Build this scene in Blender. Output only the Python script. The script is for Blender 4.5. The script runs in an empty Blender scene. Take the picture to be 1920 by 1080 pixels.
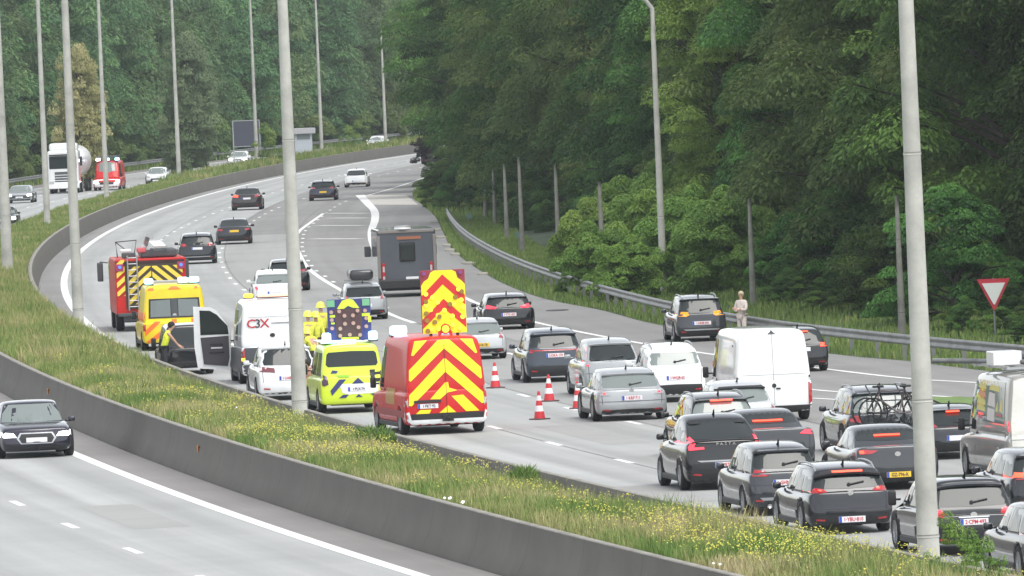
import bpy, bmesh, math, random
import numpy as np
from mathutils import Vector, Matrix
from mathutils.bvhtree import BVHTree
R = math.radians
random.seed(7); rng = np.random.default_rng(7)
S = bpy.context.scene
col = S.collection

# ------------------------------------------------------------------ camera
F = 19200.0; HC = 9.7; YH = 87.0; ROLL = 0.042
PIT = math.atan((540 - YH) / F)
CR, SR, CP, SP = math.cos(ROLL), math.sin(ROLL), math.cos(PIT), math.sin(PIT)
cam_d = bpy.data.cameras.new('camera'); cam = bpy.data.objects.new('camera', cam_d); col.objects.link(cam)
cam_d.sensor_width = 36.0; cam_d.lens = 36.0 * F / 1920.0
cam_d.clip_start = 1.0; cam_d.clip_end = 6000.0
_X = Vector((1, 0, 0)); _U = Vector((0, SP, CP)); _Fw = Vector((0, CP, -SP))
_r = CR * _X - SR * _U; _u = SR * _X + CR * _U
M = Matrix((_r, _u, -_Fw)).transposed().to_4x4(); M.translation = Vector((0, 0, HC))
cam.matrix_world = M
S.camera = cam
S.render.resolution_x = 1024; S.render.resolution_y = 576

# ------------------------------------------------------------------ light
SUN_EL, SUN_AZ = R(58), R(146)         # azimuth measured from +Y towards +X (behind the camera, to its right)
w = bpy.data.worlds.new('World'); S.world = w; w.use_nodes = True
nt = w.node_tree; nt.nodes.clear()
out = nt.nodes.new('ShaderNodeOutputWorld'); bg = nt.nodes.new('ShaderNodeBackground')
sky = nt.nodes.new('ShaderNodeTexSky'); sky.sky_type = 'NISHITA'; sky.sun_disc = False
sky.sun_elevation = SUN_EL; sky.sun_rotation = SUN_AZ; sky.air_density = 1.0; sky.dust_density = 1.0; sky.ozone_density = 1.0
hs = nt.nodes.new('ShaderNodeHueSaturation'); hs.inputs['Saturation'].default_value = 0.22
nt.links.new(sky.outputs[0], hs.inputs['Color']); nt.links.new(hs.outputs[0], bg.inputs[0])
bg.inputs[1].default_value = 0.15
nt.links.new(bg.outputs[0], out.inputs[0])
sd = bpy.data.lights.new('sun', 'SUN'); sd.energy = 1.15; sd.angle = R(32); sd.color = (1.0, 0.96, 0.9); sd.specular_factor = .4
so = bpy.data.objects.new('sun', sd); col.objects.link(so)
dirv = Vector((math.sin(SUN_AZ) * math.cos(SUN_EL), math.cos(SUN_AZ) * math.cos(SUN_EL), math.sin(SUN_EL)))
so.rotation_euler = dirv.to_track_quat('Z', 'Y').to_euler(); so.location = (60, 200, 120)
S.view_settings.view_transform = 'Standard'; S.view_settings.look = 'None'
S.view_settings.gamma = 1.0; S.view_settings.exposure = 0.95

# ------------------------------------------------------------------ geometry of the picture
def at(px, py, z=0.0):
    u = (px - 960.) / F; v = -(py - 540.) / F
    u2 = CR * u + SR * v; v2 = -SR * u + CR * v
    dx, dy, dz = u2, CP + v2 * SP, -SP + v2 * CP
    t = (z - HC) / dz
    return Vector((dx * t, dy * t, z))
def atY(px, py, Y):
    u = (px - 960.) / F; v = -(py - 540.) / F
    u2 = CR * u + SR * v; v2 = -SR * u + CR * v
    t = Y / (CP + v2 * SP)
    return Vector((u2 * t, Y, HC + (-SP + v2 * CP) * t))

# left edge line of the right hand carriageway, X as a function of Y
_ey = np.array([120, 164, 184, 211, 239, 277, 312, 388, 457, 493, 534, 624, 700, 773, 841, 952, 1060, 1150, 1250])
_ex = np.array([17.0, 9.35, 6.15, 1.95, -1.75, -6.45, -9.95, -16.1, -20.0, -21.5, -22.5, -22.95, -22.0, -20.3, -17.2, -8.6, 3.0, 15.0, 30.0])
_yn = (_ey - 685) / 565.
_pc = np.polynomial.polynomial.polyfit(_yn, _ex, 7, w=np.array([.5]+[1]*15+[.7]*3))
def E(Y): return np.polynomial.polynomial.polyval((np.asarray(Y, float) - 685) / 565., _pc)
def dE(Y): return float((E(Y + 2) - E(Y - 2)) / 4.)

# ------------------------------------------------------------------ helpers
def to_px(x, y, z=0.):
    X, Y, Z = x, y, z - HC; fw = Y * CP - Z * SP; up = Y * SP + Z * CP; a, b = X / fw, up / fw
    return 960 + (CR * a - SR * b) * F, 540 - (SR * a + CR * b) * F
USED = set()
MARKS = [(1867, 'the give-way sign'), (1742, 'the foreground lamp post'), (1692, 'the half hidden post'), (1530, 'the black car by the rail'), (1413, 'the post beside the woman'), (1310, 'the car on the hard shoulder'), (1243, 'the bent lamp post'), (1128, 'the post rising from the bushes'), (1048, 'the post at the bushes\' left end'), (980, 'the post with the teal sign'), (929, 'the second farthest post')]
def uniq(base, x, y, fallback):
    p = to_px(x, y)[0]
    if not -20 < p < 1940: return fallback
    m = sorted(MARKS, key=lambda q: abs(q[0] - p))[:3]
    for q in m:
        d = p - q[0]; side = 'directly behind' if abs(d) < 22 else ('just left of' if d < 0 else 'just right of')
        for l in (base + ' ' + side + ' ' + q[1], base + ' farther back, ' + side + ' ' + q[1]):
            if l not in USED and len(l.split()) <= 16: USED.add(l); return l
    return fallback
def tag(o, label=None, cat=None, group=None, kind=None):
    if label: o['label'] = label
    if cat: o['category'] = cat
    if group: o['group'] = group
    if kind: o['kind'] = kind
    return o
def thing(name, label, cat, loc=(0, 0, 0), rz=0.0, group=None):
    o = bpy.data.objects.new(name, None); o.empty_display_size = .3; col.objects.link(o)
    o.location = loc; o.rotation_euler = (0, 0, rz)
    return tag(o, label, cat, group)
def link(name, me, mat, parent=None, smooth=True):
    o = bpy.data.objects.new(name, me); col.objects.link(o)
    if mat is not None:
        for m in (mat if isinstance(mat, (list, tuple)) else [mat]): me.materials.append(m)
    if smooth: me.shade_smooth()
    if parent is not None: o.parent = parent
    return o
def np_mesh(name, V, Fc, mat, parent=None, attr=None, smooth=False, uv=None):
    V = np.asarray(V, np.float32); Fc = np.asarray(Fc, np.int32)
    me = bpy.data.meshes.new(name); n, k = Fc.shape
    me.vertices.add(len(V)); me.vertices.foreach_set('co', V.ravel())
    me.loops.add(n * k); me.loops.foreach_set('vertex_index', Fc.ravel())
    me.polygons.add(n); me.polygons.foreach_set('loop_start', np.arange(0, n * k, k, dtype=np.int32))
    me.update(calc_edges=True)
    if attr is not None:
        for an, av in attr.items():
            a = me.attributes.new(an, 'FLOAT', 'POINT'); a.data.foreach_set('value', np.asarray(av, np.float32))
    if uv is not None:
        u = me.uv_layers.new(name='UVMap'); u.data.foreach_set('uv', np.asarray(uv, np.float32)[Fc.ravel()].ravel())
    return link(name, me, mat, parent, smooth)
def bm_obj(name, bm, mat, parent=None, smooth=False):
    me = bpy.data.meshes.new(name); bm.normal_update(); bm.to_mesh(me); bm.free()
    return link(name, me, mat, parent, smooth)
def add_box(bm, c, s, rot=None, bev=0.0):
    r = bmesh.ops.create_cube(bm, size=1.0); vs = r['verts']
    bmesh.ops.scale(bm, vec=s, verts=vs)
    if bev > 0:
        es = list({e for v in vs for e in v.link_edges})
        rr = bmesh.ops.bevel(bm, geom=es, offset=bev, segments=2, affect='EDGES', profile=.5)
        vs = list({v for f in rr['faces'] for v in f.verts} | {v for v in vs if v.is_valid})
    if rot is not None: bmesh.ops.rotate(bm, verts=vs, matrix=rot, cent=(0, 0, 0))
    bmesh.ops.translate(bm, vec=c, verts=vs)
def add_tube(bm, pts, r, n=8, r2=None):
    pts = [Vector(p) for p in pts]; rings = []
    m = len(pts)
    for i, p in enumerate(pts):
        d = (pts[min(i + 1, m - 1)] - pts[max(i - 1, 0)]).normalized()
        a = d.orthogonal().normalized() if abs(d.z) > .99 else d.cross(Vector((0, 0, 1))).normalized()
        b = d.cross(a).normalized()
        rr = r if r2 is None else r + (r2 - r) * i / (m - 1)
        rings.append([bm.verts.new(p + rr * (math.cos(t) * a + math.sin(t) * b)) for t in [2 * math.pi * k / n for k in range(n)]])
    for i in range(m - 1):
        for k in range(n):
            bm.faces.new((rings[i][k], rings[i][(k + 1) % n], rings[i + 1][(k + 1) % n], rings[i + 1][k]))
    bm.faces.new(rings[0]); bm.faces.new(rings[-1][::-1])
def add_cyl(bm, c, r, h, axis='Z', n=20, r2=None):
    r2 = r if r2 is None else r2
    d = {'X': Vector((1, 0, 0)), 'Y': Vector((0, 1, 0)), 'Z': Vector((0, 0, 1))}[axis]
    c = Vector(c); add_tube(bm, [c - d * h / 2, c + d * h / 2], r, n, r2)
def add_lathe(bm, prof, axis='Z', c=(0, 0, 0), n=24):
    c = Vector(c); rings = []
    for (r, h) in prof:
        ring = []
        for k in range(n):
            t = 2 * math.pi * k / n
            p = (r * math.cos(t), r * math.sin(t), h)
            if axis == 'X': p = (p[2], p[0], p[1])
            ring.append(bm.verts.new(c + Vector(p)))
        rings.append(ring)
    for i in range(len(rings) - 1):
        for k in range(n):
            bm.faces.new((rings[i][k], rings[i][(k + 1) % n], rings[i + 1][(k + 1) % n], rings[i + 1][k]))
    return rings
def new_bm(): return bmesh.new()

# ------------------------------------------------------------------ materials
MATS = {}
def mat(name, c, rough=.5, metal=0., spec=.5, coat=0., noise=0., nscale=3., bump=0., bscale=30., emit=None, estr=1., ior=None, c2=None):
    if name in MATS: return MATS[name]
    m = bpy.data.materials.new(name); m.use_nodes = True; MATS[name] = m
    n = m.node_tree.nodes; L = m.node_tree.links; b = n['Principled BSDF']
    b.inputs['Base Color'].default_value = (*c, 1); b.inputs['Roughness'].default_value = rough
    b.inputs['Metallic'].default_value = metal; b.inputs['Specular IOR Level'].default_value = spec
    b.inputs['Coat Weight'].default_value = coat; b.inputs['Coat Roughness'].default_value = .06
    if ior: b.inputs['IOR'].default_value = ior
    if emit: b.inputs['Emission Color'].default_value = (*emit, 1); b.inputs['Emission Strength'].default_value = estr
    if noise or bump or c2:
        tc = n.new('ShaderNodeTexCoord'); nz = n.new('ShaderNodeTexNoise'); nz.inputs['Scale'].default_value = nscale
        nz.inputs['Detail'].default_value = 6; nz.inputs['Roughness'].default_value = .65
        L.new(tc.outputs['Object'], nz.inputs['Vector'])
        if noise or c2:
            mx = n.new('ShaderNodeMix'); mx.data_type = 'RGBA'
            a = tuple(x * (1 - noise) for x in c); bb = c2 if c2 else tuple(min(1, x * (1 + noise)) for x in c)
            mx.inputs['A'].default_value = (*(c if c2 else a), 1); mx.inputs['B'].default_value = (*bb, 1)
            mr = n.new('ShaderNodeMapRange'); mr.inputs['From Min'].default_value = .35; mr.inputs['From Max'].default_value = .65
            L.new(nz.outputs['Fac'], mr.inputs['Value']); L.new(mr.outputs[0], mx.inputs['Factor']); L.new(mx.outputs['Result'], b.inputs['Base Color'])
        if bump:
            nb = n.new('ShaderNodeTexNoise'); nb.inputs['Scale'].default_value = bscale; nb.inputs['Detail'].default_value = 4
            L.new(tc.outputs['Object'], nb.inputs['Vector'])
            bp = n.new('ShaderNodeBump'); bp.inputs['Strength'].default_value = bump; bp.inputs['Distance'].default_value = .02
            L.new(nb.outputs['Fac'], bp.inputs['Height']); L.new(bp.outputs[0], b.inputs['Normal'])
    return m
def paint(name, c, metal=.0, coat=1.0):
    if max(c) < .08: return mat('paint_' + name, tuple(x * .8 for x in c), rough=.34, metal=.3, spec=.25, coat=1.0, noise=.06, nscale=1.3)
    return mat('paint_' + name, c, rough=.5, metal=metal, spec=.25, coat=coat, noise=.08, nscale=1.3)
P_DARK = paint('charcoal', (.012, .015, .020)); P_BLACK = paint('black', (.006, .007, .009))
P_GREYB = paint('blue_grey', (.035, .048, .068)); P_WHITE = paint('white', (.78, .79, .79)); P_SILV = paint('silver', (.34, .36, .37), .35)
P_SILV2 = paint('bright_silver', (.46, .48, .49), .25); P_NAVY = paint('navy', (.020, .018, .035)); P_BROWN = paint('brown_black', (.030, .022, .024))
P_RED = paint('fire_red', (.55, .018, .018), coat=.3); P_MROON = paint('maroon', (.05, .02, .03)); P_YEL = paint('ambulance_yellow', (.80, .62, .02), coat=.4)
P_GREY = paint('grey', (.040, .045, .052), .2); P_BEIGE = paint('champagne', (.30, .29, .26), .3); P_CREAM = paint('cream', (.66, .66, .60))
GLASS = mat('window_glass', (.022, .028, .028), rough=.03, spec=.5, ior=1.42, coat=.0)
GLASS_L = mat('window_glass_sky_tint', (.19, .22, .21), rough=.04, spec=.5, ior=1.55)  # sky reflection in the panes put into the base colour
BLACKP = mat('black_plastic', (.018, .018, .02), rough=.55); GREYP = mat('grey_plastic', (.07, .075, .08), rough=.6)
RUBBER = mat('tyre_rubber', (.014, .014, .015), rough=.85, noise=.2); RIM = mat('alloy_rim', (.42, .43, .44), rough=.35, metal=.7)
CHROME = mat('chrome', (.7, .7, .7), rough=.15, metal=1.0); UNDER = mat('underbody', (.01, .01, .01), rough=.9)
L_RED = mat('tail_lamp_red', (.40, .012, .02), rough=.12, coat=1.0); L_LIT = mat('brake_lamp_lit', (.8, .05, .03), emit=(1, .05, .02), estr=2.3)
L_SOFT = mat('tail_lamp_soft', (.75, .04, .06), rough=.15, emit=(1, .04, .07), estr=.8)
L_AMB = mat('indicator_lamp_lit', (.9, .35, .02), emit=(1, .42, .03), estr=2.2); L_AMB0 = mat('amber_lamp', (.6, .24, .01), rough=.2, emit=(1, .35, .01), estr=.35)
L_WHT = mat('head_lamp_lit', (.9, .9, .9), emit=(1, 1, .97), estr=3.0); L_CLR = mat('clear_lamp', (.45, .47, .48), rough=.1, coat=1)
L_BLUE = mat('blue_beacon_lit', (.2, .5, .9), emit=(.28, .62, 1.0), estr=3.2); L_CYAN = mat('cyan_beacon_lit', (.4, .8, .9), emit=(.40, .82, 1.0), estr=1.6)
FL_Y = mat('fluorescent_yellow', (.92, .80, .015), rough=.45, emit=None); FL_G = mat('fluorescent_lime', (.68, .86, .06), rough=.5); FL_O = mat('fluorescent_orange', (.85, .17, .02), rough=.5)
FL_R = mat('reflective_red', (.60, .022, .02), rough=.4); D_BLUE = mat('police_blue', (.03, .035, .16), rough=.4)
PLATE_W = mat('plate_white', (.78, .78, .80), rough=.4); PLATE_Y = mat('plate_yellow', (.85, .55, .04), rough=.4); PLATE_B = mat('plate_blue', (.03, .08, .45), rough=.4)
INK = mat('ink_dark', (.04, .03, .05), rough=.6); INK_R = mat('ink_red', (.5, .02, .03), rough=.6); INK_G = mat('ink_grey', (.25, .25, .27), rough=.6)
WHITE = mat('white_gloss', (.8, .8, .8), rough=.35, coat=.3); ALU = mat('aluminium', (.42, .43, .44), rough=.4, metal=.6, noise=.1)
GALV = mat('galvanised_steel', (.21, .215, .21), rough=.5, metal=.5, noise=.25, nscale=1.5)
POLE_M = mat('lamp_pole_concrete', (.42, .42, .38), rough=.7, noise=.22, nscale=.9)
POLE_D = mat('old_pole_concrete', (.20, .20, .175), rough=.85, noise=.3, nscale=1.2)
def barrier_mat(name, c):
    m = bpy.data.materials.new(name); m.use_nodes = True; n = m.node_tree.nodes; L = m.node_tree.links; b = n['Principled BSDF']; b.inputs['Roughness'].default_value = .9
    g = n.new('ShaderNodeTexCoord'); sx = n.new('ShaderNodeSeparateXYZ'); L.new(g.outputs['Object'], sx.inputs[0])
    dv = n.new('ShaderNodeMath'); dv.operation = 'DIVIDE'; dv.inputs[1].default_value = 6.0; L.new(sx.outputs['Y'], dv.inputs[0])
    fr = n.new('ShaderNodeMath'); fr.operation = 'FRACT'; L.new(dv.outputs[0], fr.inputs[0]); lt = n.new('ShaderNodeMath'); lt.operation = 'LESS_THAN'; lt.inputs[1].default_value = .02; L.new(fr.outputs[0], lt.inputs[0])
    mp = n.new('ShaderNodeMapping'); mp.inputs['Scale'].default_value = (1, .3, .5); L.new(g.outputs['Object'], mp.inputs[0])
    z = n.new('ShaderNodeTexNoise'); z.inputs['Scale'].default_value = 1.4; z.inputs['Detail'].default_value = 7; z.inputs['Roughness'].default_value = .7; L.new(mp.outputs[0], z.inputs['Vector'])
    r = n.new('ShaderNodeMapRange'); r.inputs['From Min'].default_value = .3; r.inputs['From Max'].default_value = .7; r.inputs['To Min'].default_value = .84; r.inputs['To Max'].default_value = 1.14; L.new(z.outputs['Fac'], r.inputs['Value'])
    ml = n.new('ShaderNodeMath'); ml.operation = 'MULTIPLY'; ml.inputs[1].default_value = .16; L.new(lt.outputs[0], ml.inputs[0]); sb = n.new('ShaderNodeMath'); sb.operation = 'SUBTRACT'; L.new(r.outputs[0], sb.inputs[0]); L.new(ml.outputs[0], sb.inputs[1])
    v = n.new('ShaderNodeVectorMath'); v.operation = 'SCALE'; v.inputs[0].default_value = c; L.new(sb.outputs[0], v.inputs['Scale']); L.new(v.outputs[0], b.inputs['Base Color']); return m
BARR = barrier_mat('barrier_concrete', (.12, .113, .10)); BARR_T = mat('barrier_concrete_lit_top', (.28, .265, .23), rough=.9, noise=.25, nscale=2)  # lighter copy for the barrier tops: light from above put into the colour
SKIN = mat('skin', (.55, .32, .23), rough=.55); HAIR_D = mat('dark_hair', (.02, .015, .012), rough=.7); HAIR_B = mat('blond_hair', (.5, .42, .28), rough=.7)
COAT_C = mat('cream_coat', (.62, .55, .50), rough=.85, noise=.15, nscale=8); TROUS = mat('dark_trousers', (.03, .03, .035), rough=.9)
VEST = mat('yellow_vest', (.75, .82, .05), rough=.7, noise=.1, nscale=6); HELM = mat('helmet_yellow', (.78, .80, .10), rough=.3, coat=.5)
TURN = mat('turnout_coat', (.72, .74, .08), rough=.8, noise=.25, nscale=7); TURN_D = mat('turnout_dark', (.07, .06, .045), rough=.9)

# road material: streaks along the lane in metres of the UV map (u across, v along)
def road_mat(name, c, var=.12, streak=.10, track=False):
    m = bpy.data.materials.new(name); m.use_nodes = True
    n = m.node_tree.nodes; L = m.node_tree.links; b = n['Principled BSDF']; b.inputs['Roughness'].default_value = .82
    uv = n.new('ShaderNodeUVMap'); uv.uv_map = 'UVMap'
    mp = n.new('ShaderNodeMapping'); mp.inputs['Scale'].default_value = (1.1, .012, 1); L.new(uv.outputs[0], mp.inputs[0])
    s = n.new('ShaderNodeTexNoise'); s.inputs['Scale'].default_value = 1.0; s.inputs['Detail'].default_value = 3; L.new(mp.outputs[0], s.inputs['Vector'])
    g = n.new('ShaderNodeTexCoord'); z = n.new('ShaderNodeTexNoise'); z.inputs['Scale'].default_value = .12; z.inputs['Detail'].default_value = 8; z.inputs['Roughness'].default_value = .7
    L.new(g.outputs['Object'], z.inputs['Vector'])
    fz = n.new('ShaderNodeTexNoise'); fz.inputs['Scale'].default_value = 14; fz.inputs['Detail'].default_value = 3; L.new(g.outputs['Object'], fz.inputs['Vector'])
    def rng_(node, lo, hi):
        r = n.new('ShaderNodeMapRange'); r.inputs['From Min'].default_value = .3; r.inputs['From Max'].default_value = .7
        r.inputs['To Min'].default_value = lo; r.inputs['To Max'].default_value = hi; L.new(node.outputs['Fac'], r.inputs['Value']); return r
    a1 = rng_(s, 1 - streak, 1 + streak); a2 = rng_(z, 1 - var, 1 + var); a3 = rng_(fz, .95, 1.05)
    m1 = n.new('ShaderNodeMath'); m1.operation = 'MULTIPLY'; L.new(a1.outputs[0], m1.inputs[0]); L.new(a2.outputs[0], m1.inputs[1])
    m2 = n.new('ShaderNodeMath'); m2.operation = 'MULTIPLY'; L.new(m1.outputs[0], m2.inputs[0]); L.new(a3.outputs[0], m2.inputs[1])
    su = n.new('ShaderNodeSeparateXYZ'); L.new(uv.outputs[0], su.inputs[0])
    wv = n.new('ShaderNodeMath'); wv.operation = 'MULTIPLY'; wv.inputs[1].default_value = 2 * math.pi / 1.84; L.new(su.outputs['X'], wv.inputs[0])
    cs = n.new('ShaderNodeMath'); cs.operation = 'COSINE'; L.new(wv.outputs[0], cs.inputs[0])
    tr = n.new('ShaderNodeMath'); tr.operation = 'MULTIPLY_ADD'; tr.inputs[1].default_value = .045 if track else 0; tr.inputs[2].default_value = 1.0; L.new(cs.outputs[0], tr.inputs[0])
    m3 = n.new('ShaderNodeMath'); m3.operation = 'MULTIPLY'; L.new(m2.outputs[0], m3.inputs[0]); L.new(tr.outputs[0], m3.inputs[1])
    v = n.new('ShaderNodeVectorMath'); v.operation = 'SCALE'; v.inputs[0].default_value = c; L.new(m3.outputs[0], v.inputs['Scale'])
    L.new(v.outputs[0], b.inputs['Base Color'])
    return m
ROAD = road_mat('asphalt', (.245, .24, .232)); LANE = road_mat('lane_asphalt', (.355, .36, .35), .10, .16, True); SHLD = road_mat('shoulder_asphalt', (.225, .212, .203), .15, .12)
MARK = mat('road_paint', (.80, .80, .78), rough=.7, noise=.06, nscale=2.); MARK2 = mat('worn_road_paint', (.60, .60, .57), rough=.8, noise=.2, nscale=1.5)

def foliage_mat(name, ca, cb, trans=.25, sat_var=.5, attr=None, obj_rand=.35):
    m = bpy.data.materials.new(name); m.use_nodes = True
    n = m.node_tree.nodes; L = m.node_tree.links; n.clear()
    o = n.new('ShaderNodeOutputMaterial'); mix = n.new('ShaderNodeMixShader'); d = n.new('ShaderNodeBsdfPrincipled'); t = n.new('ShaderNodeBsdfTranslucent')
    d.inputs['Roughness'].default_value = .6; d.inputs['Specular IOR Level'].default_value = .3
    mix.inputs[0].default_value = trans; L.new(d.outputs[0], mix.inputs[1]); L.new(t.outputs[0], mix.inputs[2]); L.new(mix.outputs[0], o.inputs[0])
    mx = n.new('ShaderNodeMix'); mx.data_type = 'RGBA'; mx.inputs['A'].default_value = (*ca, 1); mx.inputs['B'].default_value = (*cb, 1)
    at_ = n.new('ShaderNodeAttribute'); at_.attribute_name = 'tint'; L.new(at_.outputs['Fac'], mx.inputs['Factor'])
    oi = n.new('ShaderNodeObjectInfo'); h = n.new('ShaderNodeHueSaturation')
    r1 = n.new('ShaderNodeMapRange'); r1.inputs['To Min'].default_value = 1 - obj_rand; r1.inputs['To Max'].default_value = 1 + obj_rand; L.new(oi.outputs['Random'], r1.inputs['Value']); L.new(r1.outputs[0], h.inputs['Value'])
    m7 = n.new('ShaderNodeMath'); m7.operation = 'MULTIPLY'; m7.inputs[1].default_value = 7.31; L.new(oi.outputs['Random'], m7.inputs[0])
    fr = n.new('ShaderNodeMath'); fr.operation = 'FRACT'; L.new(m7.outputs[0], fr.inputs[0])
    r2 = n.new('ShaderNodeMapRange'); r2.inputs['To Min'].default_value = .5 - .03 * obj_rand / .35; r2.inputs['To Max'].default_value = .5 + .03 * obj_rand / .35; L.new(fr.outputs[0], r2.inputs['Value']); L.new(r2.outputs[0], h.inputs['Hue'])
    L.new(mx.outputs['Result'], h.inputs['Color']); L.new(h.outputs[0], d.inputs['Base Color']); L.new(h.outputs[0], t.inputs['Color'])
    return m
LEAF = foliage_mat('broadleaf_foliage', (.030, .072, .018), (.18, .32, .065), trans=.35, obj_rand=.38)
LEAF2 = foliage_mat('bright_foliage', (.12, .23, .04), (.32, .47, .11), trans=.35, obj_rand=.15)
LEAF_Y = foliage_mat('yellowing_foliage', (.30, .30, .11), (.68, .62, .34), obj_rand=.1)
LEAF_P = foliage_mat('purple_foliage', (.030, .020, .028), (.06, .045, .05), obj_rand=.1)
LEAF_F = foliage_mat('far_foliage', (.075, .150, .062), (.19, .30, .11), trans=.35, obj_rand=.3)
BARK = mat('bark', (.07, .058, .045), rough=.95, noise=.3, nscale=3)
def grass_mat(name, stops):
    m = bpy.data.materials.new(name); m.use_nodes = True
    n = m.node_tree.nodes; L = m.node_tree.links; b = n['Principled BSDF']; b.inputs['Roughness'].default_value = .75; b.inputs['Specular IOR Level'].default_value = .2
    a = n.new('ShaderNodeAttribute'); a.attribute_name = 'tint'; cr = n.new('ShaderNodeValToRGB'); cr.color_ramp.elements.remove(cr.color_ramp.elements[1])
    for i, (p, c) in enumerate(stops):
        e = cr.color_ramp.elements[0] if i == 0 else cr.color_ramp.elements.new(p)
        e.position = p; e.color = (*c, 1)
    L.new(a.outputs['Fac'], cr.inputs[0]); L.new(cr.outputs[0], b.inputs['Base Color'])
    return m
GRASS = grass_mat('verge_grass', [(0, (.11, .20, .045)), (.3, (.20, .27, .075)), (.6, (.36, .34, .15)), (1, (.50, .42, .26))])
FLOWER = grass_mat('flower_petals', [(0, (.60, .52, .08)), (.8, (.42, .45, .11)), (.9, (.85, .85, .80)), (1, (.9, .9, .88))])
SOIL = mat('verge_soil', (.16, .17, .07), rough=.95, noise=.3, nscale=.5); FIELD = mat('ground_grass', (.055, .085, .028), rough=.95, noise=.35, nscale=.08)

# ------------------------------------------------------------------ curves & ribbons
def spline(pts, step=2.0):
    P = np.array([[p[0], p[1]] for p in pts], float)
    P = np.vstack([2 * P[0] - P[1], P, 2 * P[-1] - P[-2]]); o = []
    for i in range(1, len(P) - 2):
        p0, p1, p2, p3 = P[i - 1], P[i], P[i + 1], P[i + 2]
        n = max(2, int(np.linalg.norm(p2 - p1) / step)); t = np.linspace(0, 1, n, endpoint=False)[:, None]
        o.append(.5 * ((2 * p1) + (-p0 + p2) * t + (2 * p0 - 5 * p1 + 4 * p2 - p3) * t ** 2 + (-p0 + 3 * p1 - 3 * p2 + p3) * t ** 3))
    o.append(P[-2][None]); return np.vstack(o)
def normals2(C):
    d = np.gradient(C, axis=0); d /= np.linalg.norm(d, axis=1)[:, None]
    return np.stack([d[:, 1], -d[:, 0]], 1)          # to the right of travel
def ribbon(C, wd):
    n = normals2(C); wd = np.broadcast_to(wd, (len(C),))[:, None]
    return C - n * wd / 2, C + n * wd / 2
def sheet(name, A, B, z, m, cols=1, parent=None):
    k = len(A); V = []; UV = []
    s = np.concatenate([[0], np.cumsum(np.linalg.norm(np.diff(A, axis=0), axis=1))])
    for j in range(cols + 1):
        t = j / cols; P = A * (1 - t) + B * t
        V.append(np.column_stack([P, np.full(k, z)]))
        UV.append(np.column_stack([np.linalg.norm(P - A, axis=1), s]))
    V = np.vstack(V); UV = np.vstack(UV); Fc = []
    for j in range(cols):
        for i in range(k - 1): Fc.append((j * k + i, (j + 1) * k + i, (j + 1) * k + i + 1, j * k + i + 1))
    return np_mesh(name, V, Fc, m, parent, uv=UV)
def offs(d, y0=120, y1=1240, step=6):
    Y = np.arange(y0, y1 + .1, step); C = np.column_stack([E(Y), Y]); return C + normals2(C) * d
def stripes(name, segs, z, m):
    V = []; Fc = []; UV = []
    for C, wd in segs:
        a, b = ribbon(C, wd); k = len(C); o = len(V)
        V += [(*p, z) for p in a] + [(*p, z) for p in b]
        Fc += [(o + i, o + k + i, o + k + i + 1, o + i + 1) for i in range(k - 1)]
    o = np_mesh(name, V, Fc, m); tag(o, kind='structure'); return o
def sub(C, s0, s1):
    s = np.concatenate([[0], np.cumsum(np.linalg.norm(np.diff(C, axis=0), axis=1))])
    t = np.linspace(s0, s1, max(3, int((s1 - s0) / 1.5)))
    return np.column_stack([np.interp(t, s, C[:, 0]), np.interp(t, s, C[:, 1])])
def dashes(C, yanchor, period, ln, wd):
    s = np.concatenate([[0], np.cumsum(np.linalg.norm(np.diff(C, axis=0), axis=1))])
    s0 = float(np.interp(yanchor, C[:, 1], s)); o = []
    k = -int(s0 // period)
    while s0 + k * period < s[-1] - ln:
        c = s0 + k * period
        if c > ln: o.append((sub(C, c - ln / 2, c + ln / 2), wd))
        k += 1
    return o
def px(pts, z=0.): return [at(a, b, z)[:2] for a, b in pts]

# ---- ground
def st(o): return tag(o, kind='structure')
gv = [(-700, -100, -.12), (700, -100, -.12), (700, 2500, -.12), (-700, 2500, -.12)]
gN = 60; gx = np.linspace(-700, 700, gN); gy = np.linspace(-100, 2500, gN)
V = [(x, y, -.12) for y in gy for x in gx]; Fc = [(j * gN + i, j * gN + i + 1, (j + 1) * gN + i + 1, (j + 1) * gN + i) for j in range(gN - 1) for i in range(gN - 1)]
st(np_mesh('ground', V, Fc, FIELD))

# ---- right boundary of asphalt on the right
RB_px = [(1990, 706), (1920, 702), (1800, 690), (1700, 676), (1560, 664), (1240, 610), (1130, 582), (1020, 560), (940, 530), (885, 497), (848, 468), (832, 438), (815, 405), (790, 383), (775, 368), (800, 345), (835, 330)]
RB = px(RB_px)[::-1]
RB = [(10.0, 985), (2.0, 900)] + RB + [(21.0, 262), (28.5, 225), (36, 180), (46, 120)]
RBs = spline(RB[::-1], 4)                      # increasing Y
def RBx(Y): return float(np.interp(Y, RBs[:, 1], RBs[:, 0]))
Yr = np.arange(120, 981, 5.); A = np.column_stack([E(Yr) - 1.15, Yr]); B = np.column_stack([[RBx(y) for y in Yr], Yr])
st(sheet('road_right', A, B, 0, ROAD, 8))
Yr2 = np.arange(975, 1241, 5.); st(sheet('road_far', np.column_stack([E(Yr2) - 1.15, Yr2]), np.column_stack([E(Yr2) + 12, Yr2]), -.004, ROAD, 4))
st(sheet('lanes_right', offs(-.05, 120, 1000), offs(7.45, 120, 1000), .004, LANE, 4))
st(sheet('lanes_right_outer', offs(7.45, 120, 560), offs(11.0, 120, 560), .004, road_mat('outer_lane_asphalt', (.32, .32, .31), .08, .1), 2))
st(sheet('road_left', offs(-5.15), offs(-22.5), 0, SHLD, 8)); st(sheet('lanes_left', offs(-7.1), offs(-19.0), .004, LANE, 6))

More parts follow.
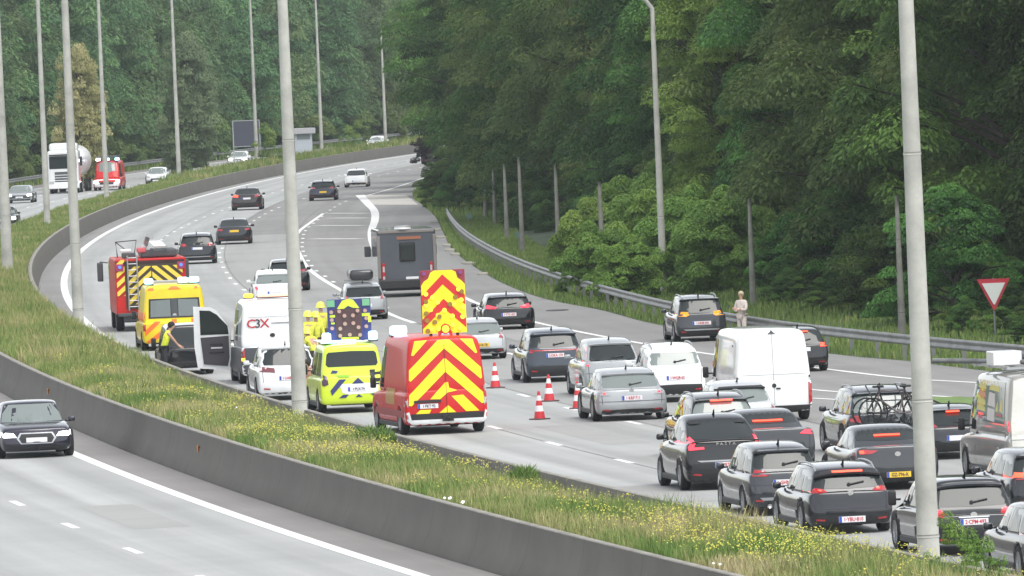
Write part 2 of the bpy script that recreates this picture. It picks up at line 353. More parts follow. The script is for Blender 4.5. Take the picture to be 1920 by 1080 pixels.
# ---- markings
Z1 = .009
eL = spline([(9.35 - .0, 164)] + [(float(E(y)), y) for y in range(174, 1100, 12)])
stripes('edge_line_median', [(offs(0, 130, 1100, 5), .30)], Z1, MARK)
L1 = spline([(float(E(150)) + 3.6, 150), (float(E(200)) + 3.6, 200), (2.5, 236), (-.6, 261), (float(E(320)) + 3.65, 320), (float(E(390)) + 3.7, 390), (-16.2, 457), (-18.7, 541), (-18.9, 607), (-18.3, 653), (-16.9, 722), (-11.2, 861), (-6.5, 925), (0, 1000)])
L2 = spline([(float(E(150)) + 7.3, 150), (float(E(200)) + 7.3, 200), (3.0, 259.8), (.2, 284), (float(E(350)) + 7.3, 350), (-11.2, 428), (-12.9, 464), (-13.9, 492), (-14.7, 523), (-15.1, 616), (-14, 684), (-10.1, 798), (-6.0, 862), (2, 960)])
L3 = spline([(float(E(150)) + 10.9, 150), (float(E(240)) + 10.9, 240), (-.1, 322.8), (-3.5, 364)], 2)
segs = dashes(L1, 261.0, 12.3, 2.7, .17) + dashes(L2, 284.0, 12.0, 2.7, .17) + dashes(L3, 322.8, 12.1, 2.7, .17)
A1 = spline([at(*p)[:2] for p in [(777, 606), (729, 588), (635, 542), (581, 506), (562, 478), (553, 452), (560, 435), (580, 419), (607, 400)]], 2)
Ad = spline([at(*p)[:2] for p in [(747, 588), (680, 556), (622, 527), (607, 516), (592, 507), (577, 488), (568, 470), (567, 455), (572, 434), (590, 417), (625, 390), (647, 378), (662, 373)]], 2)
segs += [(A1, .22)] + dashes(Ad, float(Ad[len(Ad) // 2][1]), 11.8, 2.6, .17)
B1 = spline([at(*p)[:2] for p in [(675, 366), (690, 382), (702, 396), (703, 412), (698, 428), (696, 442), (699, 458), (707, 474), (740, 500), (868, 557), (898, 570), (1010, 606), (1250, 652), (1555, 693), (1705, 710), (1800, 716)]] + [(17.5, 262), (25, 225), (33, 185)], 2)
wB = np.interp(B1[:, 1], [300, 400, 500, 560, 640, 690], [.2, .22, .30, .42, .50, .62])
segs += [(B1, wB)]
B0 = spline([at(*p)[:2] for p in [(688, 367), (740, 352), (800, 332), (822, 325)]] + [(0, 860), (8, 960)], 2); segs += [(B0, .17)]
g1 = spline([at(*p)[:2] for p in [(1440, 724), (1523, 731), (1600, 737), (1700, 741), (1790, 745)]] + [(19.5, 240), (28, 205)]); g2 = spline([at(*p)[:2] for p in [(1440, 748), (1523, 747), (1620, 754), (1720, 766), (1800, 776)]] + [(17.5, 222), (24, 190)])
segs += [(g1, .18), (g2, .18)]
stripes('lane_markings', segs, Z1, MARK)
IS = [at(1738, 748), at(1800, 774), Vector((18.2, 221, 0)), Vector((24.6, 191, 0)), Vector((28, 200, 0)), Vector((19.8, 238, 0)), at(1800, 747)]
st(np_mesh('grass_island', [(p.x, p.y, .05) for p in IS] + [(sum(p.x for p in IS) / 7, sum(p.y for p in IS) / 7, .12)], [(i, (i + 1) % 7, 7) for i in range(7)], mat('island_grass', (.14, .22, .06), rough=.95, noise=.3, nscale=1.5)))
rg = []
for y, xa, xb in [(400, 612, 692), (409, 618, 688), (423, 596, 682), (448, 586, 678)]:
    a, b = at(xa, y), at(xb, y); rg.append((np.array([a[:2], b[:2]]), .9))
stripes('cross_markings', [(c[::-1], w_) for c, w_ in rg], Z1, MARK2)
P4 = [at(*p) for p in [(672, 366), (762, 366), (784, 384), (698, 384)]]
st(np_mesh('concrete_apron', [(p.x, p.y, .0065) for p in P4], [(0, 1, 2, 3)], mat('pale_concrete', (.50, .48, .44), rough=.9, noise=.08)))
PATCH = road_mat('patched_asphalt', (.325, .322, .31), .1, .1)
sg = []
for (o_, y_, ln, wd) in [(1.9, 214, 9, 1.3), (5.4, 246, 14, 1.1), (9.4, 300, 10, 1.5), (13.2, 336, 16, 1.6), (9.0, 228, 7, 1.2), (2.2, 330, 12, 1.1), (-9.2, 214, 12, 1.2), (-12.8, 236, 9, 1.4), (5.6, 520, 20, 1.2)]:
    yy = np.linspace(y_, y_ + ln, 6); C_ = np.column_stack([E(yy), yy]); sg.append((C_ + normals2(C_) * o_, wd))
stripes('road_patches', sg, .0065, PATCH)
SEAM = mat('tar_seam', (.20, .195, .19), rough=.9, noise=.3, nscale=.6)
sg = [(offs(o_, 130, 700, 4), .05) for o_ in (3.85, 7.55, 11.15)] + [(offs(o_, 130, 700, 4), .06) for o_ in (-14.4,)]
stripes('tar_seams', sg, .0075, SEAM)
stripes('left_edge_line', [(offs(-7.2, 130, 1200, 5), .30)], Z1, MARK)
dl = spline([(float(E(y)) - 10.95, y) for y in range(130, 1180, 20)]); dl2 = spline([(float(E(y)) - 14.65, y) for y in range(130, 1180, 20)])
stripes('left_lane_markings', dashes(dl, 227.6, 12.3, 2.7, .17) + dashes(dl2, 227.6, 12.3, 2.7, .17) + [(offs(-18.6, 130, 1200, 5), .2)], Z1, MARK)

# ---- barriers
def profile_wall(name, d0, prof, m, label, y0=125, y1=1150, caps=None):
    Y = np.arange(y0, y1 + .1, 4.); C = np.column_stack([E(Y), Y]); n = normals2(C); k = len(Y); V = []; Fc = []
    for (o, z) in prof:
        P = C + n * (d0 + o); V += [(p[0], p[1], z * (float(np.interp(y, [480, 620], [1, .6])) if d0 < -3 else 1)) for p, y in zip(P, Y)]
    mi = []
    for j in range(len(prof) - 1):
        for i in range(k - 1): Fc.append((j * k + i, (j + 1) * k + i, (j + 1) * k + i + 1, j * k + i + 1)); mi.append(1 if caps and j in caps else 0)
    o = np_mesh(name, V, Fc, m); o.data.polygons.foreach_set('material_index', mi)
    return tag(o, label, 'barrier')
profile_wall('concrete_barrier', -5.5, [(-.38, 0), (-.38, .06), (-.22, .36), (-.13, .68), (-.09, .97), (-.09, .985), (.07, .985), (.1, .32), (.1, -.05)], [BARR, BARR_T], 'dark grey concrete barrier beside the oncoming carriageway, left of the grass', caps=(4, 5))
profile_wall('concrete_barrier', -1.45, [(-.1, .05), (-.09, .88), (.07, .88), (.09, .87), (.12, .32), (.34, .08), (.34, 0)], [BARR, BARR_T], 'concrete barrier between the median grass and the lanes with the emergency vehicles', caps=(1,))
# orange reflectors on the near face
for (a, b, lb) in [(133, 737, 'small orange reflector on the barrier face, the farther one'), (416, 845, 'small orange reflector on the barrier face, the nearer one')]:
    P = at(a, b, .55); bm = new_bm(); add_box(bm, (0, 0, 0), (.13, .03, .16), bev=.01)
    P = Vector((float(E(P.y)) - 5.5 * math.sqrt(1 + dE(P.y) ** 2) - .17, P.y, .62))
    P.x = atY(a, b, P.y).x if abs(atY(a, b, P.y).x - P.x) < .3 else P.x
    o = bm_obj('reflector', bm, mat('reflector_orange', (.6, .22, .04), rough=.4)); o.location = P; o.rotation_euler = (0, 0, -math.atan(dE(P.y)) + R(70)); tag(o, lb, 'reflector', 'orange reflectors on the barrier')

# ---- median ground (raised bed between the barriers)
Y = np.arange(125, 1150.1, 4.); C = np.column_stack([E(Y), Y]); nn = normals2(C); k = len(Y); V = []; Fc = []
def med_z(t, y):                                   # t 0 = left barrier .. 1 = right barrier
    far = np.clip((y - 430) / 120, 0, 1); near = np.clip((330 - y) / 90, 0, 1)
    zl = .86 - .38 * far; zr = .42 + .22 * far + .25 * (1 - near) * (1 - far)
    return zl * (1 - t) + zr * t + .16 * np.sin(math.pi * t) * (1 - .5 * far)
for t in np.linspace(0, 1, 9):
    P = C + nn * (-5.42 + 3.9 * t); V += [(p[0], p[1], float(med_z(t, y))) for p, y in zip(P, Y)]
for j in range(8):
    for i in range(k - 1): Fc.append((j * k + i, (j + 1) * k + i, (j + 1) * k + i + 1, j * k + i + 1))
st(np_mesh('median_ground', V, Fc, SOIL, smooth=True))

# ---- guard rails
def rail(name, pts, label, m=GALV, z=.75, post=4.0, side=1):
    C = spline(pts, 3.0); n = normals2(C) * side; root = thing(name, label, 'guard rail', (C[0][0], C[0][1], 0))
    o0 = Vector((C[0][0], C[0][1], 0)); k = len(C); V = []; Fc = []
    prof = [(0, z), (-.05, z - .03), (-.05, z - .09), (0, z - .13), (0, z - .18), (-.05, z - .22), (-.05, z - .28), (0, z - .31)]
    for (o, zz) in prof:
        P = C + n * o; V += [(p[0] - o0.x, p[1] - o0.y, zz) for p in P]
    for j in range(len(prof) - 1):
        for i in range(k - 1): Fc.append((j * k + i, (j + 1) * k + i, (j + 1) * k + i + 1, j * k + i + 1))
    np_mesh('beam', V, Fc, m, root)
    s = np.concatenate([[0], np.cumsum(np.linalg.norm(np.diff(C, axis=0), axis=1))]); bm = new_bm(); q = 0
    npost = 0
    while q < s[-1]:
        x = np.interp(q, s, C[:, 0]); y = np.interp(q, s, C[:, 1]); npost += 1
        if npost == 1: pm = None
        b2 = new_bm() if npost <= 100 else None
        if b2 is not None:
            add_box(b2, (0, 0, (z - .2) / 2), (.12, .06, z + .1)); o = bm_obj('post', b2, m, root) if npost == 1 else None
            if o is None: b2.free(); o = first.copy(); col.objects.link(o); o.parent = root
            else: first = o
            o.location = (x - o0.x + .09 * side, y - o0.y, 0)
        q += post
    bm.free()
    return root
rp = [(1990, 655), (1915, 647), (1744, 636), (1702, 628), (1580, 617), (1532, 611), (1469, 604), (1406, 596), (1365, 588), (1221, 562), (1151, 544), (1039, 509), (980, 494), (925, 465), (880, 442), (860, 425), (843, 405), (837, 390)]
RAIL = [tuple(at(a, b, .72)[:2]) for a, b in rp][::-1]
def smooth_pts(P, it=2):
    P = np.array(P, float)
    for _ in range(it): P[1:-1] = .25 * P[:-2] + .5 * P[1:-1] + .25 * P[2:]
    return P
RAILs = spline(smooth_pts(RAIL), 3.0)[::-1]; rail('guard_rail', RAILs[::3], 'galvanised guard rail along the wood on the right', side=1)
def RAILx(Y):
    if Y < RAILs[0][1]: return float(RAILs[0][0] + (RAILs[0][1] - Y) * .165)
    if Y > RAILs[-1][1]: return RBx(Y) + 2.0
    return float(np.interp(Y, RAILs[:, 1], RAILs[:, 0]))
rl = [(float(E(y)) - 21.3, y) for y in range(500, 1180, 12)]
rail('guard_rail', rl, 'far guard rail beyond the oncoming carriageway, in front of the distant trees', side=-1, z=.8, post=8.0)

# ------------------------------------------------------------------ lamp posts
def lamp_post(bx, by, Y, hgt, label, r0=.20, arm=True, m=POLE_M, name='lamp_post', bend=0., group='lamp posts in the median', z0=.5):
    P = atY(bx, by, Y); root = thing(name, label, 'lamp post', (P.x, Y, z0 - .3), 0, group)
    bm = new_bm(); n = 12; pts = [(0, 0, hgt * i / n) for i in range(n + 1)]
    if bend: pts += [(-.25 * bend, 0, hgt + .35), (-.8 * bend, 0, hgt + .7), (-1.7 * bend, 0, hgt + .85)]
    add_tube(bm, pts, r0, 14, r0 * .45)
    for zz in (.9, 3.2, 7.4):
        if zz < hgt * .8: add_cyl(bm, (0, 0, zz), r0 * (1.04 - .55 * zz / hgt), .05, n=14)
    bm_obj('pole', bm, m, root, True)
    bm = new_bm(); add_cyl(bm, (0, 0, .12), r0 * 1.3, .24, n=14); bm_obj('base_collar', bm, m, root, True)
    if arm:
        for s in ((-1, 1) if not bend else (-1,)):
            bm = new_bm()
            if not bend: add_tube(bm, [(0, 0, hgt - .1), (s * .8, 0, hgt + .25), (s * 1.8, 0, hgt + .3)], .06, 8); a = bm_obj('arm', bm, m, root, True)
            else: bm.free(); a = root
            bm = new_bm(); add_box(bm, (s * (2.2 if not bend else 2.1 * bend), 0, hgt + (.3 if not bend else .85)), (.8, .28, .16), bev=.04)
            bm_obj('lamp_head', bm, ALU, a)
    return root
def med_center_Y(pxx, lo, hi, off=-3.45):
    best = min(np.arange(lo, hi, 1.), key=lambda y: abs(((float(E(y)) + off) / y * F) + 960 - SR * (540 - (YH + HC * F / y + .042 * (960 - pxx))) * 1.0 - pxx))
    return float(best)
lamp_post(563, 790, 254.6, 16.5, 'tall grey lamp post between the white car and the yellow police van')
lamp_post(147, 600, 360, 16.5, 'grey lamp post left of the fire engine, rising out of the grass')
lamp_post(15, 525, 436, 16.5, 'wide grey lamp post cut by the left edge of the photo', r0=.25)
lamp_post(88, 400, 575, 16.5, 'slim lamp post just left of the white tanker truck', r0=.19)
lamp_post(200, 370, 680, 16.5, 'slim lamp post in front of the distant red fire van', r0=.185)
lamp_post(336, 335, 775, 16.5, 'slim lamp post right of the distant white oncoming car', r0=.18)
lamp_post(481, 290, 860, 16.5, 'slim lamp post in front of the dark sign panel', r0=.18)
lamp_post(603, 272, 925, 16.5, 'slim lamp post right of the little roadside cabin', r0=.18)
lamp_post(723, 262, 990, 12.3, 'farthest lamp post, its top ending below the trees', r0=.18, arm=False)
lamp_post(1742, 1060, 173.7, 16.5, 'largest lamp post, in the foreground at right in front of the cars', r0=.195)
lamp_post(1243, 500, 388, 11.1, 'tall lamp post with a bent top in front of the wood at right', r0=.15, bend=1., group='lamp posts at the wood edge', z0=.1)
for (a, b, yy, lb, h) in [(911, 412, 578, 'short pale post at the wood edge, farthest of the row behind the guard rail', 2.6), (929, 430, 553, 'pale post at the wood edge, second farthest of the row', 3.2), (951, 452, 514, 'pale post at the wood edge, third from the far end of the row', 3.9), (980, 478, 479, 'pale post at the wood edge with a small teal sign at its foot', 4.6),
                       (1048, 480, 432, 'pale post standing at the left end of the bright bushes', 4.7), (1128, 445, 405, 'pale post rising out of the middle of the bright bushes', 3.3), (1413, 578, 366, 'pale post just right of the woman in the cream coat', 4.0), (1692, 632, 322, 'pale post half hidden behind the foreground lamp post', 4.6)]:
    lamp_post(a, b, yy, h, lb, r0=.13, arm=False, m=POLE_D, name='concrete_post', group='concrete posts behind the guard rail', z0=.2 if a != 1128 else 1.2)
# ------------------------------------------------------------------ vehicles
def box_cage(bm, nx, ny, nz, f):
    vs = {}
    def v(i, j, k):
        if (i, j, k) not in vs: vs[(i, j, k)] = bm.verts.new(f(i, j, k))
        return vs[(i, j, k)]
    for j in range(ny - 1):
        for k_ in range(nz - 1):
            bm.faces.new((v(0, j, k_), v(0, j, k_ + 1), v(0, j + 1, k_ + 1), v(0, j + 1, k_)))
            bm.faces.new((v(nx - 1, j, k_), v(nx - 1, j + 1, k_), v(nx - 1, j + 1, k_ + 1), v(nx - 1, j, k_ + 1)))
        for i in range(nx - 1):
            bm.faces.new((v(i, j, 0), v(i, j + 1, 0), v(i + 1, j + 1, 0), v(i + 1, j, 0)))
            bm.faces.new((v(i, j, nz - 1), v(i + 1, j, nz - 1), v(i + 1, j + 1, nz - 1), v(i, j + 1, nz - 1)))
    for i in range(nx - 1):
        for k_ in range(nz - 1):
            bm.faces.new((v(i, 0, k_), v(i + 1, 0, k_), v(i + 1, 0, k_ + 1), v(i, 0, k_ + 1)))
            bm.faces.new((v(i, ny - 1, k_), v(i, ny - 1, k_ + 1), v(i + 1, ny - 1, k_ + 1), v(i + 1, ny - 1, k_)))
def evald(o):
    dg = bpy.context.evaluated_depsgraph_get(); dg.update()
    return bpy.data.meshes.new_from_object(o.evaluated_get(dg), depsgraph=dg)
def interp(x, xs, ys): return float(np.interp(x, xs, ys))
KIND = {
 #        belt deck hood  rb   rt   ft    fb   roofw basew
 'suv':   dict(L=4.45, belt=.60, deck=.60, hood=.60, rb=.10, rt=.42, ft=2.70, fb=3.35, rw=.74, bw=.93),
 'hatch': dict(L=4.25, belt=.60, deck=.60, hood=.58, rb=.16, rt=.70, ft=2.60, fb=3.20, rw=.73, bw=.91),
 'coupe': dict(L=4.45, belt=.60, deck=.61, hood=.60, rb=.22, rt=1.20, ft=2.60, fb=3.30, rw=.72, bw=.92),
 'sedan': dict(L=4.75, belt=.64, deck=.70, hood=.62, rb=.62, rt=1.45, ft=2.75, fb=3.50, rw=.70, bw=.90),
 'wagon': dict(L=4.70, belt=.62, deck=.62, hood=.60, rb=.12, rt=.62, ft=2.80, fb=3.50, rw=.74, bw=.92),
 'van':   dict(L=5.30, belt=.48, deck=.48, hood=.44, rb=.03, rt=.16, ft=3.90, fb=4.70, rw=.88, bw=.985),
 'bigvan':dict(L=5.90, belt=.44, deck=.44, hood=.42, rb=.02, rt=.12, ft=4.40, fb=5.20, rw=.86, bw=.99),
 'mpv':   dict(L=4.85, belt=.52, deck=.52, hood=.50, rb=.05, rt=.22, ft=3.30, fb=4.20, rw=.82, bw=.97),
}
def tess(poly, seg=.10):
    bm = bmesh.new(); bm.faces.new([bm.verts.new((a, b, 0)) for a, b in poly])
    bmesh.ops.triangulate(bm, faces=bm.faces[:])
    for _ in range(5):
        es = [e for e in bm.edges if e.calc_length() > seg]
        if not es: break
        bmesh.ops.subdivide_edges(bm, edges=es, cuts=1); bmesh.ops.triangulate(bm, faces=[f for f in bm.faces if len(f.verts) > 3])
    return bm
class Body:
    def __init__(s, root, kind, W, H, L, bvh): s.root, s.kind, s.W, s.H, s.L, s.bvh = root, kind, W, H, L, bvh
    def ray(s, view, a, b):
        if view == 'rear': o, d = Vector((a, -s.L, b)), Vector((0, 1, 0))
        elif view == 'front': o, d = Vector((a, s.L, b)), Vector((0, -1, 0))
        elif view == 'left': o, d = Vector((-4, a, b)), Vector((1, 0, 0))
        elif view == 'right': o, d = Vector((4, a, b)), Vector((-1, 0, 0))
        else: o, d = Vector((a, b, 9)), Vector((0, 0, -1))
        h = s.bvh.ray_cast(o, d)
        if view in ('rear', 'front'):
            lim = .42 if b < s.H * .58 else (1.9 if s.kind in ('sedan', 'coupe') or view == 'front' else 1.05); sg = 1 if view == 'rear' else -1
            ok = lambda q: q[0] is not None and sg * q[0].y + s.L / 2 < lim
            if not ok(h):
                lo, hi, x0 = 0., 1., o.x
                for _ in range(9):
                    mid = (lo + hi) / 2; o.x = x0 * mid; q = s.bvh.ray_cast(o, d)
                    if ok(q): lo = mid; h = q
                    else: hi = mid
                if not ok(h): o.x = 0; h = s.bvh.ray_cast(o, d)
        if h[0] is None:
            q = s.bvh.find_nearest(o + d * (s.L if view in ('rear', 'front') else 3))
            return q[0], d
        return h[0], d
    def patch(s, name, m, poly, view='rear', off=.012, seg=.12, parent=None, skirt=.03):
        bm = tess(poly, seg); d = None
        for v in bm.verts:
            p, d = s.ray(view, v.co.x, v.co.y); v.co = p - d * off
        be = [e for e in bm.edges if len(e.link_faces) == 1]
        r = bmesh.ops.extrude_edge_only(bm, edges=be)
        for v in [g for g in r['geom'] if isinstance(g, bmesh.types.BMVert)]: v.co += d * (off + skirt)
        bmesh.ops.recalc_face_normals(bm, faces=bm.faces[:])
        return bm_obj(name, bm, m, parent or s.root, False)
    def fr(s, u, v): return (u * s.W / 2, v * s.H)
    def P(s, name, m, pts, view='rear', **k):          # polygon in fractions
        return s.patch(name, m, [s.fr(*p) for p in pts], view, **k)
    def sym(s, name, m, half, view='rear', **k):       # right half given, mirrored
        pts = list(half) + [(-a, b) for a, b in half[::-1] if abs(a) > 1e-6]
        return s.P(name, m, pts, view, **k)
    def pair(s, name, m, pts, view='rear', both=True, **k):
        r = [s.P(name, m, pts, view, **k)]
        if both: r.append(s.P(name, m, [(-a, b) for a, b in pts[::-1]], view, **k))
        return r
def text_mesh(txt, size, m, parent, loc, name='number', rot=(R(90), 0, 0), sx=1.0, extr=.004, bold=.012):
    c = bpy.data.curves.new('t', 'FONT'); c.body = txt; c.size = size; c.extrude = extr; c.offset = bold * size; c.align_x = 'CENTER'; c.align_y = 'CENTER'; c.resolution_u = 2
    o = bpy.data.objects.new('t', c); col.objects.link(o); me = evald(o); bpy.data.objects.remove(o); bpy.data.curves.remove(c)
    q = link(name, me, m, parent, False); q.location = loc; q.rotation_euler = rot; q.scale = (sx, 1, 1)
    return q
WHEELS = {}
def wheel_meshes():
    bm = new_bm(); add_lathe(bm, [(.20, -.10), (.29, -.112), (.33, -.085), (.335, 0), (.33, .085), (.29, .112), (.20, .10), (.20, -.10)], 'X', n=24); a = bpy.data.meshes.new('wheel'); bm.to_mesh(a); bm.free(); a.materials.append(RUBBER); a.shade_smooth()
    bm = new_bm(); add_lathe(bm, [(.0, .075), (.05, .08), (.06, .06), (.19, .07), (.205, .105), (.215, .105), (.215, .0)], 'X', n=20)
    for k_ in range(5):
        q = Matrix.Rotation(2 * math.pi * k_ / 5, 3, 'X'); add_box(bm, q @ Vector((.085, 0, .12)), (.02, .045, .17), rot=None)
    b = bpy.data.meshes.new('rim'); bm.to_mesh(b); bm.free(); b.materials.append(RIM)
    return a, b
WM = wheel_meshes()
def add_wheel(root, x, y, r, side, wscale=1.0):
    o = bpy.data.objects.new('wheel', WM[0]); col.objects.link(o); o.parent = root; s = r / .335
    o.location = (x, y, r); o.scale = (s * wscale, s, s); o.rotation_euler = (0, 0, 0 if side > 0 else math.pi)
    q = bpy.data.objects.new('rim', WM[1]); col.objects.link(q); q.parent = o
def shell(kind, W, H, L, over=None):
    k = dict(KIND[kind]); k.update(over or {}); f = L / k['L']
    belt, deck, hood = k['belt'] * H, k['deck'] * H, k['hood'] * H
    rb, rt, ft, fb = [k[q] * f for q in ('rb', 'rt', 'ft', 'fb')]
    vanish = kind in ('van', 'bigvan', 'mpv')
    gc = .17 if not vanish else .24
    ys = [0, .10, .5, max(.9, rb + .1), 1.9, 2.7, fb, fb + (L - fb) * .45, L - .12, L]
    tw = [.90, .965, .99, 1, 1, 1, .985, .96, .90, .80] if not vanish else [.965, .99, 1, 1, 1, 1, 1, .99, .95, .86]
    def top(y): return interp(y, [0, max(rb, .1), rb + .3, fb - .1, fb, L - .5, L - .12, L], [deck - .03, deck, belt, belt, hood + .03, hood - .03, hood - .09, hood - .17] if not vanish else [deck, deck, belt, belt, hood, hood - .16, hood - .28, hood - .45])
    lv = [0, .22, .55, .82, 1]
    lw = [.93, 1.0, 1.0, .985, .93] if not vanish else [.96, 1, 1, 1, .995]
    bump = [.05, -.02, .0, .03, .07] if not vanish else [.02, 0, .0, .01, .02]
    us = [-1, -.72, 0, .72, 1]
    def f1(i, j, q):
        y = ys[j]; u = us[i]; t = lv[q]; z0 = gc + (.05 if j in (0, 9) else 0); z = z0 + (top(y) - z0) * t
        x = u * W / 2 * tw[j] * (lw[q] if abs(u) == 1 else 1)
        if j == 0: y += bump[q] + (.06 if abs(u) == 1 else 0)
        if j == 9: y -= bump[q] + .10 * abs(u) ** 2
        if q == 4: z += .03 * (1 - u * u)
        return (x, y - L / 2, z)
    bm = new_bm(); box_cage(bm, 5, 10, 5, f1)
    me = bpy.data.meshes.new('lower'); bm.to_mesh(me); bm.free(); o = bpy.data.objects.new('lower', me); col.objects.link(o)
    m1 = o.modifiers.new('s', 'SUBSURF'); m1.levels = m1.render_levels = 2
    r = .335 * (W / 1.82 if not vanish else 1.03) * (1.05 if kind == 'suv' else 1); ax = (.82 if not vanish else 1.05, L - (.88 if not vanish else 1.0))
    cb = new_bm()
    for a in ax:
        for sx in (-1, 1): add_cyl(cb, (sx * (W / 2), a - L / 2, r + .0), r + .055, .56, 'X', 24)
    bmesh.ops.recalc_face_normals(cb, faces=cb.faces[:])
    mc = bpy.data.meshes.new('cut'); cb.to_mesh(mc); cb.free(); co = bpy.data.objects.new('cut', mc); col.objects.link(co)
    m2 = o.modifiers.new('b', 'BOOLEAN'); m2.object = co; m2.operation = 'DIFFERENCE'; m2.solver = 'EXACT'
    low = evald(o); o.modifiers.remove(m2); full = evald(o)
    bpy.data.objects.remove(o); bpy.data.objects.remove(co)
    # greenhouse
    gy = [0, .03, .25, .5, .75, .97, 1]; gl = [0, .3, .75, 1]; zb = belt - .08 if not vanish else belt - .12
    roofz = [.905, .94, .985, 1.0, .995, .97, .94] if not vanish else [.965, .985, 1.0, 1.0, .995, .975, .95]
    gu = [-1, -.78, 0, .78, 1]
    def f2(i, j, q):
        t = gl[q]; u = gu[i]; y0 = rb + (fb - rb) * gy[j]; y1 = rt + (ft - rt) * gy[j]
        tt = t if j not in (0, 1) or vanish else t ** 1.15
        y = y0 + (y1 - y0) * tt
        zr = H * roofz[j] - (.012 * H if abs(u) > .7 else 0) - (.03 if abs(u) == 1 else 0)
        z = zb + (zr - zb) * t
        wd = (k['bw'] + (k['rw'] - k['bw']) * t ** 1.25)
        plan = [.93, .965, .99, 1, .985, .93, .90][j] if not vanish else [.985, .995, 1, 1, .99, .93, .88][j]
        if j == 0 and abs(u) == 1: y += .07 if not vanish else .03
        if j == 6 and abs(u) == 1: y -= .14
        return (u * W / 2 * wd * plan, y - L / 2, z)
    bm = new_bm(); box_cage(bm, 5, 7, 4, f2)
    me = bpy.data.meshes.new('top'); bm.to_mesh(me); bm.free(); o = bpy.data.objects.new('top', me); col.objects.link(o)
    m1 = o.modifiers.new('s', 'SUBSURF'); m1.levels = m1.render_levels = 2; up = evald(o); bpy.data.objects.remove(o)
    b1 = bmesh.new(); b1.from_mesh(low); b1.from_mesh(up); b2 = bmesh.new(); b2.from_mesh(full); b2.from_mesh(up)
    bvh = BVHTree.FromBMesh(b2); b2.free()
    for f_ in b1.faces: f_.smooth = True
    k.update(rb=rb, rt=rt, ft=ft, fb=fb, r=r, ax=ax, belt=belt)
    return b1, bvh, k
SHELLS = {}
def heading(Y, d=1):
    a = math.atan(dE(Y)); return -a if d > 0 else math.pi - a
def car(nm, label, cat, kind, pnt, box_, direction=1, style=None, group=None, over=None, name='car', Ls=1.0, turn=0., Hadj=.05):
    xl, xr, yb, yt = box_
    xc = (xl + xr) / 2; g = at(xc, yb); s = F / g.y; W = (xr - xl) / s; H = (yb - yt) / s - Hadj
    L = KIND[kind]['L'] * Ls
    hd = heading(g.y, direction) + R(turn); fw = Vector((-math.sin(hd), math.cos(hd), 0))
    W /= math.cos(hd if direction > 0 else math.pi - hd)
    cen = g + fw * (L / 2 - .5) if direction > 0 else g - fw * (L / 2 - .5) * 1.0
    bm, bvh, k = shell(kind, W, H, L, over)
    root = thing(name, label, cat, cen, hd, group)
    bm_obj('body', bm, pnt, root, True)
    B = Body(root, kind, W, H, L, bvh); B.k = k
    for a in k['ax']:
        for sx in (-1, 1): add_wheel(root, sx * (W / 2 - .105), a - L / 2, k['r'], sx)
    u = new_bm(); add_box(u, (0, 0, .30), (W - .62, L - .5, .16)); bm_obj('underbody', u, UNDER, root)
    van = kind in ('van', 'bigvan', 'mpv')
    # side windows
    zb, zt = k['belt'] + .03, H * (.925 if not van else .86)
    rb, rt, ft, fb = k['rb'], k['rt'], k['ft'], k['fb']
    def gx(t, z, lo, hi): return lo + (hi - lo) * (z - k['belt']) / (H - k['belt'])
    def wy(fr_, z): a = gx(0, z, rb, rt); b = gx(0, z, fb, ft); return a + (b - a) * fr_ - L / 2
    if kind in ('van', 'bigvan'): pan = [(.72, .955)]
    elif kind == 'mpv': pan = [(.08, .34), (.37, .62), (.65, .95)]
    elif kind in ('sedan', 'coupe'): pan = [(.14, .50), (.53, .93)]
    else: pan = [(.09, .27), (.30, .60), (.63, .94)]
    for side in ('left', 'right'):
        for a, b in pan:
            q = [(wy(a, zb), zb), (wy(b, zb), zb), (wy(b - .02, zt), zt), (wy(a + .02, zt), zt)]
            B.patch('side_window', GLASS, q if side == 'left' else q[::-1], side, off=.006, seg=.4)
    q = [(-.80, .0), (.80, .0), (.68, 1), (-.68, 1)]; z0, z1 = k['belt'] + .04, H * .93
    q = [(u_ * W / 2, z0 + (z1 - z0) * t) for u_, t in q]
    B.patch('windshield', GLASS if direction > 0 else GLASS_L, q, 'front', off=.006, seg=.25)
    for side in ('left', 'right'):
        for a in ((.29, .615) if not van else (.70,)):
            z0, z1 = .30 if not van else .4, k['belt'] + .02; q = [(wy(a, zb) - .012, z0), (wy(a, zb) + .012, z0), (wy(a, zb) + .012, z1), (wy(a, zb) - .012, z1)]
            B.patch('door_seam', INK, q if side == 'left' else q[::-1], side, off=.004, seg=.5)
    # mirrors
    for sx in (-1, 1):
        mb = new_bm(); add_box(mb, (0, 0, 0), (.17, .10, .13) if not van else (.15, .10, .28), bev=.035); add_box(mb, (-sx * .10, 0, -.03), (.12, .04, .04))
        o = bm_obj('mirror', mb, BLACKP if van else pnt, root, True); o.location = (sx * (W / 2 + .045), fb - .28 - L / 2, k['belt'] + (.06 if not van else .12))
    # sills / lower cladding
    for side, sx in (('left', -1), ('right', 1)):
        mb = new_bm(); add_box(mb, (sx * (W / 2 - .04), 0, .25), (.08, L - 2 * k['ax'][0] - .75, .12), bev=.02); bm_obj('sill', mb, BLACKP, root)
    if style: style(B)
    return B
